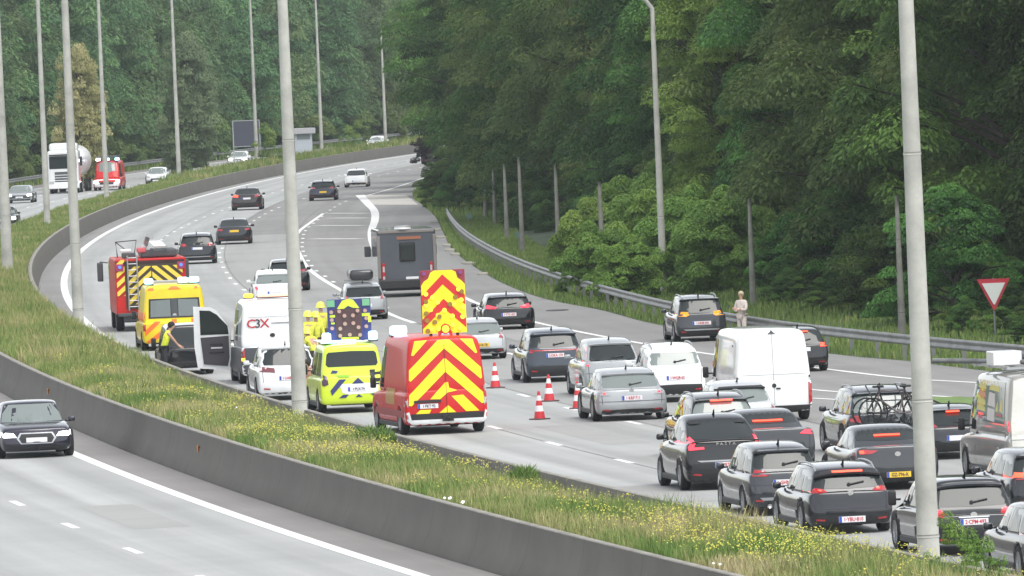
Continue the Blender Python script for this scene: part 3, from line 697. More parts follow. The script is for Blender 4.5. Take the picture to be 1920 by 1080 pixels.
def plate(B, u=0., v=.35, txt='1-ABC-234', m=PLATE_W, wd=.52, eu=True, ink=INK, view='rear'):
    x, z = u * B.W / 2, v * B.H; p, d = B.ray(view, x, z); q, _ = B.ray(view, x, z + .05)
    y = min(p.y, q.y) if view == 'rear' else max(p.y, q.y); sg = -1 if view == 'rear' else 1
    b = new_bm(); add_box(b, (0, 0, 0), (wd, .02, .115)); o = bm_obj('number_plate', b, m, B.root); o.location = (x, y + sg * .015, z)
    if view == 'front': o.rotation_euler = (0, 0, math.pi)
    if eu: b = new_bm(); add_box(b, (-wd / 2 + .03, -.0015, 0), (.055, .021, .112)); bm_obj('country_band', b, PLATE_B, o)
    if txt: text_mesh(txt, .105, ink, o, (.025, -.0125, -.004), 'plate_number', sx=.84 if len(txt) > 7 else .95, bold=.02)
    return o
def wiper(B, v, u=0., ln=.30):
    x0, x1 = u * B.W / 2, u * B.W / 2 + ln; p, _ = B.ray('rear', x0, v * B.H); q, _ = B.ray('rear', x1, v * B.H + .05)
    b = new_bm(); add_tube(b, [p + Vector((0, -.03, 0)), q + Vector((0, -.03, 0))], .016, 6); add_cyl(b, p + Vector((0, -.02, 0)), .035, .04, 'Y', 10); bm_obj('wiper', b, BLACKP, B.root)
def fin(B, y=.9, m=None):
    p, _ = B.ray('top', 0, y - B.L / 2); b = new_bm(); add_tube(b, [p + Vector((0, .12, -.02)), p + Vector((0, 0, .03)), p + Vector((0, -.05, .11))], .035, 8, .012); bm_obj('roof_antenna', b, m or BLACKP, B.root, True)
def rails(B, m=None):
    k = B.k
    for sx in (-1, 1):
        pts = []
        for t in np.linspace(0, 1, 7):
            y = k['rt'] + .1 + (k['ft'] - k['rt'] - .3) * t - B.L / 2; p, _ = B.ray('top', sx * B.W / 2 * KIND[B.kind]['rw'] * .90, y); pts.append(p + Vector((0, 0, .045 if 0 < t < 1 else -.01)))
        b = new_bm(); add_tube(b, pts, .018, 6); bm_obj('roof_rail', b, m or ALU, B.root, True)
def badge(B, v, r=.05, m=CHROME, w=1.3, view='rear'):
    p, d = B.ray(view, 0, v * B.H); b = new_bm(); add_cyl(b, (0, 0, 0), r, .02, 'Y', 16); bmesh.ops.scale(b, vec=(w, 1, 1), verts=b.verts[:]); o = bm_obj('badge', b, m, B.root); o.location = p - d * .012
def exhaust(B, us=(-.6, .6), v=.14):
    for u in us:
        p, _ = B.ray('rear', u * B.W / 2, v * B.H + .06); b = new_bm(); add_cyl(b, (u * B.W / 2, p.y + .05, v * B.H), .05, .16, 'Y', 14); bm_obj('exhaust_pipe', b, CHROME, B.root, True)
def rear(win=(.80, .635, .70, .87), wm=None, lamp=None, lm=L_RED, bar=None, barm=L_RED, pl=None, plm=PLATE_W, ptxt='', pu=0., pw=.52, eu=True, ink=INK_R, low=(.10, .27), lowm=BLACKP, brake=None, spoiler=True, wip=True, fn=True, rl=False, bd=None, refl=True, ex=None, seam=True, lamp2=None, lm2=None, silver=None, handle=None, bumpline=None, chmw=.18):
    def f(B):
        ul, vl, uh, vh = win
        B.sym('rear_window', wm or GLASS, [(0, vl - .012), (ul * .9, vl), (ul, vl + .03), ((ul + uh) / 2 + .015, (vl + vh) / 2), (uh, vh - .02), (uh - .06, vh), (0, vh + .005)], off=.006)
        if spoiler:
            p, _ = B.ray('rear', 0, (vh + .02) * B.H); x = (uh + .02) * B.W / 2; b = new_bm()
            n = 10; rings = []
            for i in range(n + 1):
                t = -1 + 2 * i / n; q, _ = B.ray('top', t * x, p.y + .20); yy = p.y - .07 * (1 - .5 * t * t); dz = -.035 * t * t
                zt_ = q.z + .006; ze = max((vh + .035) * B.H, q.z - .09) + dz * .3
                rings.append([b.verts.new((t * x, p.y + .26, zt_)), b.verts.new((t * x, yy, ze)), b.verts.new((t * x, yy + .015, ze - .04)), b.verts.new((t * x, p.y + .18, ze - .05))])
            for i in range(n):
                for a in range(4): b.faces.new((rings[i][a], rings[i][(a + 1) % 4], rings[i + 1][(a + 1) % 4], rings[i + 1][a]))
            b.faces.new(rings[0][::-1]); b.faces.new(rings[-1]); bmesh.ops.recalc_face_normals(b, faces=b.faces[:])
            bm_obj('spoiler', b, [m_ for m_ in B.root.children if m_.name.startswith('body')][0].data.materials[0] if spoiler is True else spoiler, B.root, False)
        if lamp:
            for o in B.pair('tail_lamp', lm, lamp, off=.016): pass
        if lamp2: B.pair('lamp_segment', lm2, lamp2, off=.024)
        if bar: B.P('light_bar', barm, [(-bar[0], bar[1]), (bar[0], bar[1]), (bar[0], bar[2]), (-bar[0], bar[2])], off=.018)
        if low: B.sym('lower_bumper', lowm, [(0, low[0]), (.80, low[0] + .01), (.86, low[0] + .06), (.82, low[1]), (0, low[1] + .01)], off=.012)
        if silver: B.sym('skid_plate', ALU, [(0, silver[0]), (.62, silver[0]), (.70, silver[1]), (0, silver[1])], off=.022)
        if pl is not None: plate(B, pu, pl, ptxt, plm, pw, eu, ink)
        if brake is not None: B.P('high_brake_lamp', L_LIT, [(-chmw, brake - .012), (chmw, brake - .012), (chmw, brake + .012), (-chmw, brake + .012)], off=.10 if spoiler else .05)
        if wip: wiper(B, vl + .045)
        if fn: fin(B, B.k['rt'] + .35)
        if rl: rails(B)
        if bd: badge(B, bd)
        if handle: B.sym('handle_strip', CHROME, [(0, handle), (.35, handle), (.35, handle + .014), (0, handle + .014)], off=.02)
        if refl: B.pair('rear_reflector', L_RED, [(.60, .20), (.80, .21), (.80, .235), (.60, .225)], off=.02)
        if bumpline: B.sym('bumper_seam', INK, [(0, bumpline), (.9, bumpline + .01), (.9, bumpline + .018), (0, bumpline + .008)], off=.008)
        if seam:
            for sx in (1, -1): B.P('tailgate_seam', INK, [(sx * .80, .33), (sx * .815, .33), (sx * .835, .56), (sx * .82, .56)][::sx], off=.005)
        if ex: exhaust(B, ex)
    return f
LP1 = [(.52, .60), (.98, .585), (1.0, .66), (.90, .675), (.55, .65)]
QUEUE = 'cars queueing on the motorway'
def near():
    # 1 dark crossover
    car('a', 'dark grey crossover with lit tail lights and brake bar, in front of the barrier grass', 'car', 'suv', P_DARK, (1507, 1673, 1000, 862), style=rear(win=(.84, .655, .74, .80), lamp=[(.50, .605), (.72, .595), (.97, .60), (1.0, .66), (.92, .69), (.60, .65)], lm=L_RED, lamp2=[(.58, .612), (.95, .612), (.95, .655), (.62, .64)], lm2=L_LIT, pl=.215, ptxt='1·YBU·810', low=(.09, .27), silver=(.085, .125), brake=.885, chmw=.34, rl=True, bd=.585, spoiler=BLACKP, bumpline=.36), group=QUEUE)
    car('b', 'dark grey family car with pale red tail lamps, behind the foreground lamp post', 'car', 'mpv', P_DARK, (1737, 1902, 1040, 889), over=dict(belt=.60, hood=.56, fb=3.7, ft=2.75, L=4.5, rb=.10, rt=.42, rw=.76, bw=.95), Ls=4.5 / 4.85, style=rear(win=(.84, .64, .72, .86), lamp=[(.62, .50), (.98, .52), (1.0, .60), (.92, .64), (.66, .59)], lm=L_RED, lamp2=[(.68, .565), (.96, .56), (.94, .61), (.72, .60)], lm2=L_SOFT, pl=.44, ptxt='2·CPM·493', low=(.08, .20), lowm=P_DARK, bd=.53, handle=.495), group=QUEUE)
    car('c', 'dark green-grey car cut by the right edge of the photo, nearest of all', 'car', 'suv', P_DARK, (1916, 2090, 1087, 935), style=rear(lamp=LP1, pl=.4, ptxt='1·XLT·208'), group=QUEUE)
    car('d', 'dark grey crossover with flat red tail lamps and round exhaust, second in the near lane', 'car', 'suv', P_GREY, (1397, 1540, 965, 824), style=rear(win=(.80, .66, .72, .86), lamp=[(.42, .575), (.50, .55), (1.0, .56), (1.0, .63), (.86, .655), (.50, .62)], pl=.46, ptxt='1·GHN·552', low=(.10, .30), lowm=P_GREY, silver=(.22, .26), bumpline=.42, ex=(-.45, .45)), group=QUEUE)
    def volvo(B):
        rear(win=(.80, .68, .68, .90), lamp=[(.78, .56), (.98, .555), (1.0, .62), (.90, .70), (.84, .78), (.80, .78), (.83, .68), (.70, .645), (.88, .60)], lm=L_SOFT, lamp2=[(.52, .555), (.88, .545), (.88, .58), (.52, .585)], lm2=L_SOFT, pl=.34, ptxt='1·VRT·306', plm=PLATE_W, low=(.08, .36), lowm=BLACKP, spoiler=False, wip=False, refl=True, silver=(.385, .405))(B)
        for sx in (1, -1): B.P('spoiler_wing', BLACKP, [(sx * .42, .875), (sx * .66, .87), (sx * .70, .90), (sx * .45, .905)][::sx], off=.05)
        p, _ = B.ray('rear', 0, .655 * B.H); b = new_bm(); n = 12; top_ = []
        add_tube(b, [(B.W * .40 * t, p.y - .10 + .10 * t * t, .672 * B.H - .045 * t ** 4) for t in np.linspace(-1, 1, 9)], .022, 6); bm_obj('lip_spoiler', b, BLACKP, B.root, True)
        p, _ = B.ray('rear', 0, .615 * B.H); text_mesh('P A S T A', .085, CHROME, B.root, (0, p.y - .035, .615 * B.H), 'tailgate_lettering', sx=1.25)
        [o for o in B.root.children if o.name.startswith('tailgate_lettering')][0].data.update()
    car('e', 'black coupe crossover with angular pink-red tail lamps and spaced lettering on the tailgate', 'car', 'coupe', P_BLACK, (1279, 1437, 917, 772), style=volvo, group=QUEUE, over=dict(belt=.64, deck=.66))
    car('f', 'dark car with bright red high brake light, directly ahead of the black coupe', 'car', 'suv', P_BLACK, (1285, 1424, 860, 731), style=rear(win=(.80, .66, .68, .86), wm=GLASS_L, lamp=LP1, brake=.885, chmw=.30, pl=.4, spoiler=True, rl=True), group=QUEUE)
    car('g', 'small light hatchback with black roof spoiler beside the white van', 'car', 'hatch', P_SILV2, (1328, 1456, 815, 710), style=rear(win=(.82, .62, .72, .84), wm=GLASS_L, lamp=[(.82, .40), (.98, .42), (1.0, .66), (.88, .68)], spoiler=BLACKP, pl=.35), group=QUEUE)
    car('h', 'grey saloon with orange indicator flashing on its right tail lamp', 'car', 'sedan', P_GREY, (1374, 1529, 880, 764), style=rear(win=(.78, .765, .64, .94), lamp=[(.58, .60), (.96, .57), (1.0, .63), (.95, .67), (.70, .655)], lm=L_SOFT, brake=.81, chmw=.36, spoiler=False, wip=False, fn=False, pl=.40), group=QUEUE)
    bpy.context.view_layer.update()
    B = CARS_LAST = car('i', 'dark saloon coupe with star badge and yellow plate, left of the foreground lamp post', 'car', 'sedan', P_GREY, (1597, 1760, 918, 793), style=rear(win=(.80, .765, .66, .95), lamp=[(.44, .635), (.60, .585), (.96, .585), (1.0, .64), (.88, .665)], lm=L_RED, lamp2=[(.76, .595), (.95, .60), (.95, .645), (.78, .64)], lm2=L_LIT, brake=.84, chmw=.30, spoiler=False, wip=False, fn=False, pl=.25, plm=PLATE_Y, ptxt='GZ-796-K', ink=INK, bd=.57), group=QUEUE)
    car('j', 'dark hatchback mostly hidden between the foreground lamp post and the champagne van', 'car', 'hatch', P_DARK, (1722, 1860, 860, 754), style=rear(lamp=LP1, brake=.875, pl=.4), group=QUEUE)
    car('k', 'dark blue-grey crossover at the right edge with one lit tail lamp showing', 'car', 'suv', P_DARK, (1884, 2050, 967, 834), style=rear(lamp=LP1, lm=L_LIT, pl=.4, bar=(.9, .56, .575)), group=QUEUE)
    car('l', 'silver hatchback with slim red tail lamps, standing right of the nearest cones', 'car', 'hatch', P_SILV, (1114, 1251, 788, 686), style=rear(win=(.82, .64, .70, .86), wm=GLASS_L, lamp=[(.60, .50), (.96, .50), (1.0, .60), (.90, .64), (.66, .60)], lamp2=[(.70, .53), (.80, .52), (.82, .60), (.72, .60)], lm2=L_SOFT, lm=P_SILV, pl=.44, ptxt='1·KRF·711', low=(.10, .22), lowm=BLACKP, bd=.59, bumpline=.37), group=QUEUE)
    car('m', 'silver estate with tall pink-red tail lamps up its rear pillars, behind the rightmost cone', 'car', 'wagon', P_SILV, (1092, 1207, 743, 630), style=rear(win=(.76, .62, .66, .87), lamp=[(.80, .54), (1.0, .56), (.92, .70), (.84, .86), (.76, .86), (.84, .68)], lm=L_SOFT, pl=.44, ptxt='1·BZE·904', low=(.10, .30), bumpline=.40), group=QUEUE)
    car('n', 'blue-grey electric crossover with full-width red light bar on its tailgate', 'car', 'suv', P_GREYB, (983, 1096, 716, 611), style=rear(win=(.82, .65, .74, .86), lamp=[(.70, .555), (1.0, .56), (1.0, .62), (.92, .63), (.72, .61)], lm=L_RED, bar=(.88, .585, .605), pl=.50, ptxt='2·DKA·170', low=(.10, .30)), group=QUEUE)
    car('o', 'white crossover with black lower bumper, left of the tall white van', 'car', 'suv', P_WHITE, (1207, 1324, 754, 639), style=rear(win=(.84, .64, .76, .84), wm=GLASS_L, lamp=[(.86, .56), (1.0, .56), (.98, .72), (.90, .72)], lm=L_SOFT, pl=.42, ptxt='1·WQB·63', rl=True, low=(.10, .30), spoiler=False), group=QUEUE)
    car('p', 'light silver hatchback with dark red lamps and yellow plate, right of the red fire van', 'car', 'hatch', P_SILV2, (850, 951, 674, 593), style=rear(win=(.80, .62, .70, .86), wm=GLASS_L, lamp=[(.68, .52), (.96, .50), (1.0, .60), (.84, .64), (.70, .62)], pl=.36, plm=PLATE_Y, ptxt='K-318-TB', ink=INK, low=(.10, .26)), group=QUEUE)
    car('q', 'dark crossover with wide pink-red tail lamps, ahead of the light silver hatchback', 'car', 'suv', P_BLACK, (903, 1003, 618, 546), style=rear(win=(.80, .64, .70, .86), lamp=[(.42, .62), (.50, .58), (.98, .60), (1.0, .69), (.88, .72)], lm=L_SOFT, pl=.42, ptxt='1·TTC·427', low=(.10, .26)), group=QUEUE)
    car('r', 'dark seven-seat crossover with amber glowing lamps, stopped on the hard shoulder', 'car', 'suv', P_GREY, (1265, 1363, 640, 549), style=rear(win=(.82, .63, .74, .88), lamp=[(.46, .575), (.56, .545), (.97, .56), (1.0, .66), (.50, .64)], lm=L_AMB0, pl=.40, ptxt='1·HNB·295', pw=.6, low=(.08, .26), silver=(.245, .275), rl=True), group=QUEUE)
    car('s', 'black car right of the tall white van with one brake lamp lit', 'car', 'suv', P_BLACK, (1447, 1554, 697, 608), style=rear(lamp=[(.66, .55), (.97, .55), (1.0, .63), (.70, .63)], lm=L_LIT, brake=.885, chmw=.3, pl=.5, spoiler=False), group=QUEUE)
    B = car('t', 'dark crossover with two bicycles on its tail, behind the dark saloon coupe', 'car', 'suv', P_GREY, (1583, 1731, 851, 718), style=rear(win=(.84, .62, .75, .86), wm=GLASS_L, lamp=[(.62, .48), (.98, .50), (1.0, .60), (.66, .58)], lm=L_RED, pl=.4, rl=True), group=QUEUE)
    bikes(B)
    car('u', 'silver estate with black roof box, left of the grey motorhome', 'car', 'wagon', P_SILV, (640, 728, 600, 527), style=rear(win=(.78, .63, .68, .86), lamp=[(.66, .56), (1.0, .58), (1.0, .68), (.72, .66)], pl=.40), group=QUEUE)
    roof_box(bpy.data.objects[[o.name for o in bpy.data.objects if o.get('label', '').startswith('silver estate with black')][0]])
    car('v', 'black car half hidden behind a lamp post, ahead of the white hatchback', 'car', 'hatch', P_BLACK, (500, 582, 546, 483), style=rear(lamp=LP1, pl=.4), group=QUEUE)
    car('w', 'white hatchback above the roof of the white workshop van', 'car', 'hatch', P_WHITE, (474, 555, 570, 503), style=rear(win=(.82, .60, .70, .84), wm=GLASS_L, lamp=[(.74, .44), (.96, .46), (.92, .60), (.80, .60)], lm=L_SOFT, pl=.34), group=QUEUE)
MOV = 'cars driving away in the far lanes'
def farcars():
    car('x', 'dark crossover with deep red lamps passing the fire engine', 'car', 'suv', P_DARK, (334, 407, 495, 434), style=rear(win=(.80, .62, .70, .86), lamp=[(.50, .58), (1.0, .56), (1.0, .68), (.6, .66)], pl=.50, low=(.10, .24), silver=(.22, .25)), group=MOV)
    car('y', 'dark saloon with yellow plate, just right of the crossover passing the fire engine', 'car', 'sedan', P_DARK, (406, 473, 458, 408), style=rear(win=(.80, .70, .66, .93), lamp=[(.62, .54), (.98, .55), (.98, .62), (.64, .62)], pl=.52, plm=PLATE_Y, spoiler=False, wip=False), group=MOV)
    car('z', 'dark brown saloon with only its left tail lamp lit', 'car', 'sedan', P_BROWN, (435, 492, 394, 350), style=lambda B: (rear(win=(.78, .68, .62, .93), pl=.52, spoiler=False, wip=False)(B), B.P('tail_lamp', L_LIT, [(-.90, .60), (-.55, .58), (-.55, .68), (-.88, .69)]), B.P('tail_lamp', L_RED, [(.55, .58), (.90, .60), (.88, .69), (.55, .68)])), group=MOV)
    car('aa', 'dark navy hatchback behind the white car in the far lanes', 'car', 'hatch', P_NAVY, (580, 632, 376, 336), style=rear(lamp=LP1, pl=.42, plm=PLATE_Y), group=MOV)
    car('ab', 'small white rounded car, farthest of the cars driving away', 'car', 'coupe', P_WHITE, (646, 691, 351, 315), style=rear(win=(.84, .64, .66, .90), lamp=[(.55, .60), (.95, .56), (.92, .64)], lm=BLACKP, pl=.34, low=(.10, .24), spoiler=False, wip=False), group=MOV)
    car('ac', 'dark car glimpsed behind the little purple tree at the bend', 'car', 'suv', P_MROON, (791, 846, 307, 271), style=rear(lamp=LP1, pl=.4), group=MOV)
def front(lampp, gr=(.38, .30, .52), plm=PLATE_W, lm=L_WHT, lowg=True, frame=True):
    def f(B):
        B.sym('windscreen_shade', BLACKP, [(0, .60), (.70, .60), (.70, .615), (0, .615)], view='front', off=.005)
        B.pair('headlamp', lm, [(a, c - .115) for a, c in lampp], view='front', off=.02)
        u, v0, v1 = gr; v1 = min(v1, .44)
        if frame: B.sym('grille_frame', ALU, [(0, v0 - .02), (u * .9, v0 - .02), (u + .06, (v0 + v1) / 2), (u * .92, v1 + .02), (0, v1 + .02)], view='front', off=.012)
        B.sym('grille', BLACKP, [(0, v0), (u * .85, v0), (u, (v0 + v1) / 2), (u * .85, v1), (0, v1)], view='front', off=.020)
        if lowg: B.sym('lower_intake', BLACKP, [(0, .14), (.85, .14), (.90, .24), (.5, .22), (0, .22)], view='front', off=.012)
        plate(B, 0, (v0 + v1) / 2 - .03, '', plm, view='front', eu=False)
    return f
ONC = 'oncoming vehicles on the left carriageway'
def oncoming():
    car('A', 'dark navy coupe with white headlights driving towards the camera at lower left', 'car', 'coupe', P_NAVY, (-4, 139, 858, 749), -1, style=front([(.52, .50), (.95, .50), (.98, .60), (.60, .57)], gr=(.46, .28, .50)), group=ONC)
    car('B', 'small dark car with light roof at the far left, left of the tanker truck', 'car', 'hatch', P_SILV, (12, 63, 381, 346), -1, style=front([(.55, .50), (.95, .50), (.95, .64), (.60, .62)], gr=(.9, .28, .46), frame=False), group=ONC)
    car('C', 'dark car cut by the left edge above the yellow-green verge', 'car', 'hatch', P_DARK, (-22, 34, 426, 385), -1, style=front([(.60, .46), (.90, .46), (.92, .62), (.62, .60)]), group=ONC)
    car('D', 'white car with dark lower grille coming past the distant guard rail', 'car', 'suv', P_WHITE, (273, 314, 345, 312), -1, style=front([(.55, .52), (.9, .53), (.9, .60), (.6, .58)], gr=(.5, .15, .34), lm=L_CLR, frame=False), group=ONC)
    car('E', 'white car half hidden by the verge bush left of the dark sign panel', 'car', 'hatch', P_WHITE, (427, 466, 311, 282), -1, style=front([(.55, .50), (.95, .50), (.95, .62), (.6, .60)]), group=ONC)
    car('F', 'white roof of a car showing above the verge beside the farthest lamp post', 'car', 'sedan', P_WHITE, (687, 722, 281, 254), -1, style=front([(.55, .50), (.95, .50), (.95, .62), (.6, .60)]), group=ONC)
def bikes(B):
    root = B.root; y0 = -B.L / 2 - .42
    b = new_bm()
    for x in (-.35, .35): add_tube(b, [(x, -B.L / 2 + .1, .55), (x, y0 - .25, .62), (x, y0 - .25, .75)], .022, 6); add_tube(b, [(x, -B.L / 2 + .55, 1.58), (x, -B.L / 2 - .2, 1.35), (x, y0 - .1, .70)], .018, 6)
    add_tube(b, [(-.8, y0 - .2, .64), (.8, y0 - .2, .64)], .022, 6); add_tube(b, [(-.5, y0 + .12, 1.25), (.75, y0 + .12, 1.25)], .015, 6)
    bm_obj('bicycle_rack', b, BLACKP, root, True)
    Mx = root.matrix_basis if False else Matrix.Translation(root.location) @ Matrix.Rotation(root.rotation_euler.z, 4, 'Z')
    fm = [mat('bike_frame_dark', (.03, .03, .035), rough=.4), mat('bike_frame_grey', (.12, .10, .10), rough=.4)]
    for i, (dy, sx, dx, lb) in enumerate([(0.02, 1, .02, 'dark bicycle on the tail rack of the crossover, the one nearer the window'), (-.26, -1, .12, 'dark bicycle on the tail rack of the crossover, the outer one')]):
        t = thing('bicycle', lb, 'bicycle', Mx @ Vector((dx, y0 + dy, .66)), root.rotation_euler.z, 'bicycles on the tail rack')
        for wx in (-.52, .52):
            b = new_bm(); m_ = 28
            add_tube(b, [(.33 * math.cos(a), 0, .33 * math.sin(a)) for a in np.linspace(0, 2 * math.pi, m_)], .022, 6)
            for a in np.linspace(0, math.pi, 7)[:-1]: add_tube(b, [(.32 * math.cos(a), 0, .32 * math.sin(a)), (-.32 * math.cos(a), 0, -.32 * math.sin(a))], .003, 3)
            o = bm_obj('wheel', b, RUBBER, t); o.location = (wx, 0, .34)
        b = new_bm(); q = {'bb': (-.08, 0, .30), 'st': (-.22, 0, .82), 'ht': (.36, 0, .82), 'hb': (.40, 0, .66), 'ra': (-.52, 0, .34), 'fa': (.52, 0, .34)}
        for a, c in (('bb', 'st'), ('bb', 'hb'), ('st', 'ht'), ('ht', 'hb'), ('ra', 'bb'), ('ra', 'st'), ('hb', 'fa')): add_tube(b, [tuple(sx * v if n == 0 else v for n, v in enumerate(q[a])), tuple(sx * v if n == 0 else v for n, v in enumerate(q[c]))], .024, 6)
        bm_obj('frame', b, fm[i], t, True)
        b = new_bm(); add_tube(b, [(sx * .36, 0, .82), (sx * .35, 0, .95)], .018, 6); add_tube(b, [(sx * .35, -.28, .95), (sx * .35, .28, .95)], .016, 6); bm_obj('handlebar', b, BLACKP, t)
        b = new_bm(); add_box(b, (-sx * .24, 0, .92), (.26, .13, .05), bev=.02); add_tube(b, [(-sx * .22, 0, .82), (-sx * .24, 0, .90)], .015, 6); bm_obj('saddle', b, BLACKP, t)
        b = new_bm(); add_cyl(b, (-sx * .08, .05, .30), .09, .015, 'Y', 16); add_box(b, (-sx * .08, .07, .22), (.03, .02, .17)); bm_obj('crank', b, ALU, t)
def roof_box(root):
    Hh = max((root.children[0].bound_box[i][2] for i in range(8)))
    Mx = Matrix.Translation(root.location) @ Matrix.Rotation(root.rotation_euler.z, 4, 'Z')
    t = thing('roof_box', 'black rounded roof box on the silver estate', 'roof box', Mx @ Vector((0, .0, Hh + .02)), root.rotation_euler.z)
    b = new_bm(); add_box(b, (0, 0, .25), (.86, 2.0, .38), bev=.12); bm_obj('box_shell', b, mat('box_dark', (.03, .03, .035), rough=.35, coat=.5), t, True)
    b = new_bm(); add_box(b, (0, -.5, .03), (1.15, .06, .05)); bm_obj('crossbar', b, ALU, t); b = new_bm(); add_box(b, (0, .5, .03), (1.15, .06, .05)); bm_obj('crossbar', b, ALU, t)
near(); farcars(); oncoming()
# ---- vans, emergency vehicles
def polypx(B, pts, box_, zoom=None):
    xl, xr, yb, yt = box_; xc = (xl + xr) / 2; hw = (xr - xl) / 2
    return [((x - xc) / hw, (yb - y) / (yb - yt)) for x, y in pts]
def beacon(root, loc, m, s=(.26, .18, .14), name='beacon', rz=0):
    b = new_bm(); add_box(b, (0, 0, 0), s, bev=min(s) * .28); o = bm_obj(name, b, m, root, True); o.location = loc
    b = new_bm(); add_box(b, (0, 0, -s[2] / 2 - .015), (s[0] * 1.05, s[1] * 1.05, .03)); bm_obj('beacon_base', b, BLACKP, o); return o
def vans():
    bx = (1376, 1522, 790, 610)
    def s1(B):
        for u in (-.93, .93): B.P('tail_lamp', L_RED, [(u - .05, .17), (u + .05, .17), (u + .045, .41), (u - .045, .41)], off=.02)
        B.P('rear_step', BLACKP, [(-.97, .09), (.97, .09), (.97, .17), (-.97, .17)], off=.05); B.P('door_seam', INK_G, [(-.006, .18), (.006, .18), (.006, .93), (-.006, .93)], off=.006)
        badge(B, .385, .055, BLACKP, 1.0); B.P('rub_line', INK_G, [(-.95, .50), (.95, .50), (.95, .504), (-.95, .504)], off=.006); [B.P('hinge', BLACKP, [(u - .02, z), (u + .02, z), (u + .02, z + .022), (u - .02, z + .022)], off=.03) for u in (-.93, .93) for z in (.46, .80)]; B.P('door_handle', BLACKP, [(.05, .345), (.16, .345), (.16, .362), (.05, .362)], off=.03); plate(B, -.45, .24, '1·DXP·880')
        B.sym('roof_lamp', BLACKP, [(0, .935), (.10, .935), (.03, .955), (0, .975)], off=.03)
        for (a, c, m_) in ((2.9, 3.3, INK_R), ): B.patch('door_sticker', mat('sticker_red', (.6, .12, .12)), [(1.35, 1.32), (1.75, 1.32), (1.75, 1.48), (1.35, 1.48)], 'left', off=.012)
    car('wv', 'tall plain white panel van in the middle of the queue', 'van', 'bigvan', P_WHITE, bx, style=s1, name='panel_van', group=QUEUE, Hadj=.04)
    bx = (1882, 2062, 905, 690)
    def s2(B):
        B.P('rear_doors', P_CREAM, [(-.88, .13), (.88, .13), (.88, .55), (.78, .93), (-.78, .93), (-.88, .55)], off=.006)
        for u in (-.97, .97): B.P('tail_lamp', L_SOFT, [(u - .05, .47), (u + .05, .47), (u + .045, .57), (u - .045, .57)], off=.03); B.P('tail_lamp', L_CLR, [(u - .05, .37), (u + .05, .37), (u + .05, .465), (u - .05, .465)], off=.03)
        B.P('door_seam', INK_G, [(-.9, .40), (.9, .40), (.9, .406), (-.9, .406)], off=.012); plate(B, 0, .3, '1·YRN·334')
        B.patch('side_window', GLASS_L, [(-B.L / 2 + .45, B.H * .54), (1.0, B.H * .54), (.95, B.H * .91), (-B.L / 2 + .55, B.H * .91)], 'left', off=.010)
        L_ = -B.L / 2; cy = mat('window_goods_yellow', (.62, .55, .16), rough=.6); co = mat('window_goods_orange', (.62, .27, .12), rough=.6); cw = mat('window_goods_white', (.62, .58, .55), rough=.6); cr = mat('window_goods_red', (.5, .1, .13), rough=.6)
        def it(y0, y1, z0, z1, m_, k_=.12): B.patch('window_sticker', m_, [(L_ + y0, B.H * z0), (L_ + y1, B.H * (z0 + .01)), (L_ + y1 - k_, B.H * z1), (L_ + y0 + k_ * .5, B.H * (z1 - .012))], 'left', off=.020)
        it(2.6, 3.5, .83, .88, cy); it(1.1, 2.2, .82, .88, cy); it(2.6, 3.6, .76, .81, co); it(2.6, 3.6, .69, .745, cy); it(2.6, 3.6, .63, .68, cy)
        it(1.5, 2.3, .68, .81, cw); it(1.5, 2.3, .55, .67, cw, .03); it(1.15, 1.35, .64, .73, cy); it(.7, .95, .64, .76, cy); it(2.9, 3.4, .56, .60, cr); it(.7, 1.3, .60, .63, cr)
        b = new_bm(); H = B.H
        for y in (-2.2, -.6, 1.0): add_box(b, (0, y, H + .07), (B.W * .9, .06, .05))
        for sx in (-1, 1): add_box(b, (sx * B.W * .42, -.6, H + .10), (.05, 4.0, .06))
        bm_obj('roof_rack', b, ALU, B.root)
        b = new_bm(); add_tube(b, [(-B.W / 2 - .55, 2.2, H + .17), (-B.W / 2 + .2, .2, H + .17), (-.2, -1.6, H + .17)], .055, 8); bm_obj('roof_pipe', b, GALV, B.root, True)
    B = car('dv', 'champagne van with yellow stickers in its side window, at the right edge', 'van', 'bigvan', P_BEIGE, bx, style=s2, name='panel_van', group=QUEUE)
    Mx = Matrix.Translation(B.root.location) @ Matrix.Rotation(B.root.rotation_euler.z, 4, 'Z')
    t = thing('roof_load', 'white box and grey pipes carried on the champagne van roof', 'roof load', Mx @ Vector((0, -1.2, B.H + .10)), B.root.rotation_euler.z)
    b = new_bm(); add_box(b, (-.62, .3, .16), (.62, .8, .30), bev=.02); bm_obj('box', b, WHITE, t); b = new_bm()
    for i in range(5): add_tube(b, [(.1 + .13 * i, -1.2, .10 + .05 * (i % 2)), (.1 + .13 * i, 2.2, .10 + .05 * (i % 2))], .05, 8)
    bm_obj('pipe_bundle', b, GREYP, t, True)
    # camper
    g = at(765, 556); s = F / g.y; W = 110 / s; H = 131 / s - .08; hd = heading(g.y); L = 6.6
    fw = Vector((-math.sin(hd), math.cos(hd), 0)); root = thing('motorhome', 'dark grey motorhome seen from behind with a small rear window', 'motorhome', g + fw * (L / 2 - .9), hd, QUEUE)
    CG = paint('motorhome_grey', (.075, .082, .10)); CE = paint('motorhome_edge', (.22, .20, .18))
    b = new_bm(); add_box(b, (0, -.4, .42 + (H - .42) / 2), (W, L - 1.6, H - .42), bev=.10); bm_obj('body', b, CG, root)
    b = new_bm(); add_box(b, (0, L / 2 - .95, 1.25), (W * .9, 1.9, 1.7), bev=.25); bm_obj('cab', b, CG, root)
    yb_ = -L / 2 + .4 - .0
    b = new_bm()
    for sx in (-1, 1): add_box(b, (sx * (W / 2 - .05), yb_ - .015, 1.6), (.13, .05, H - 1.0), bev=.02)
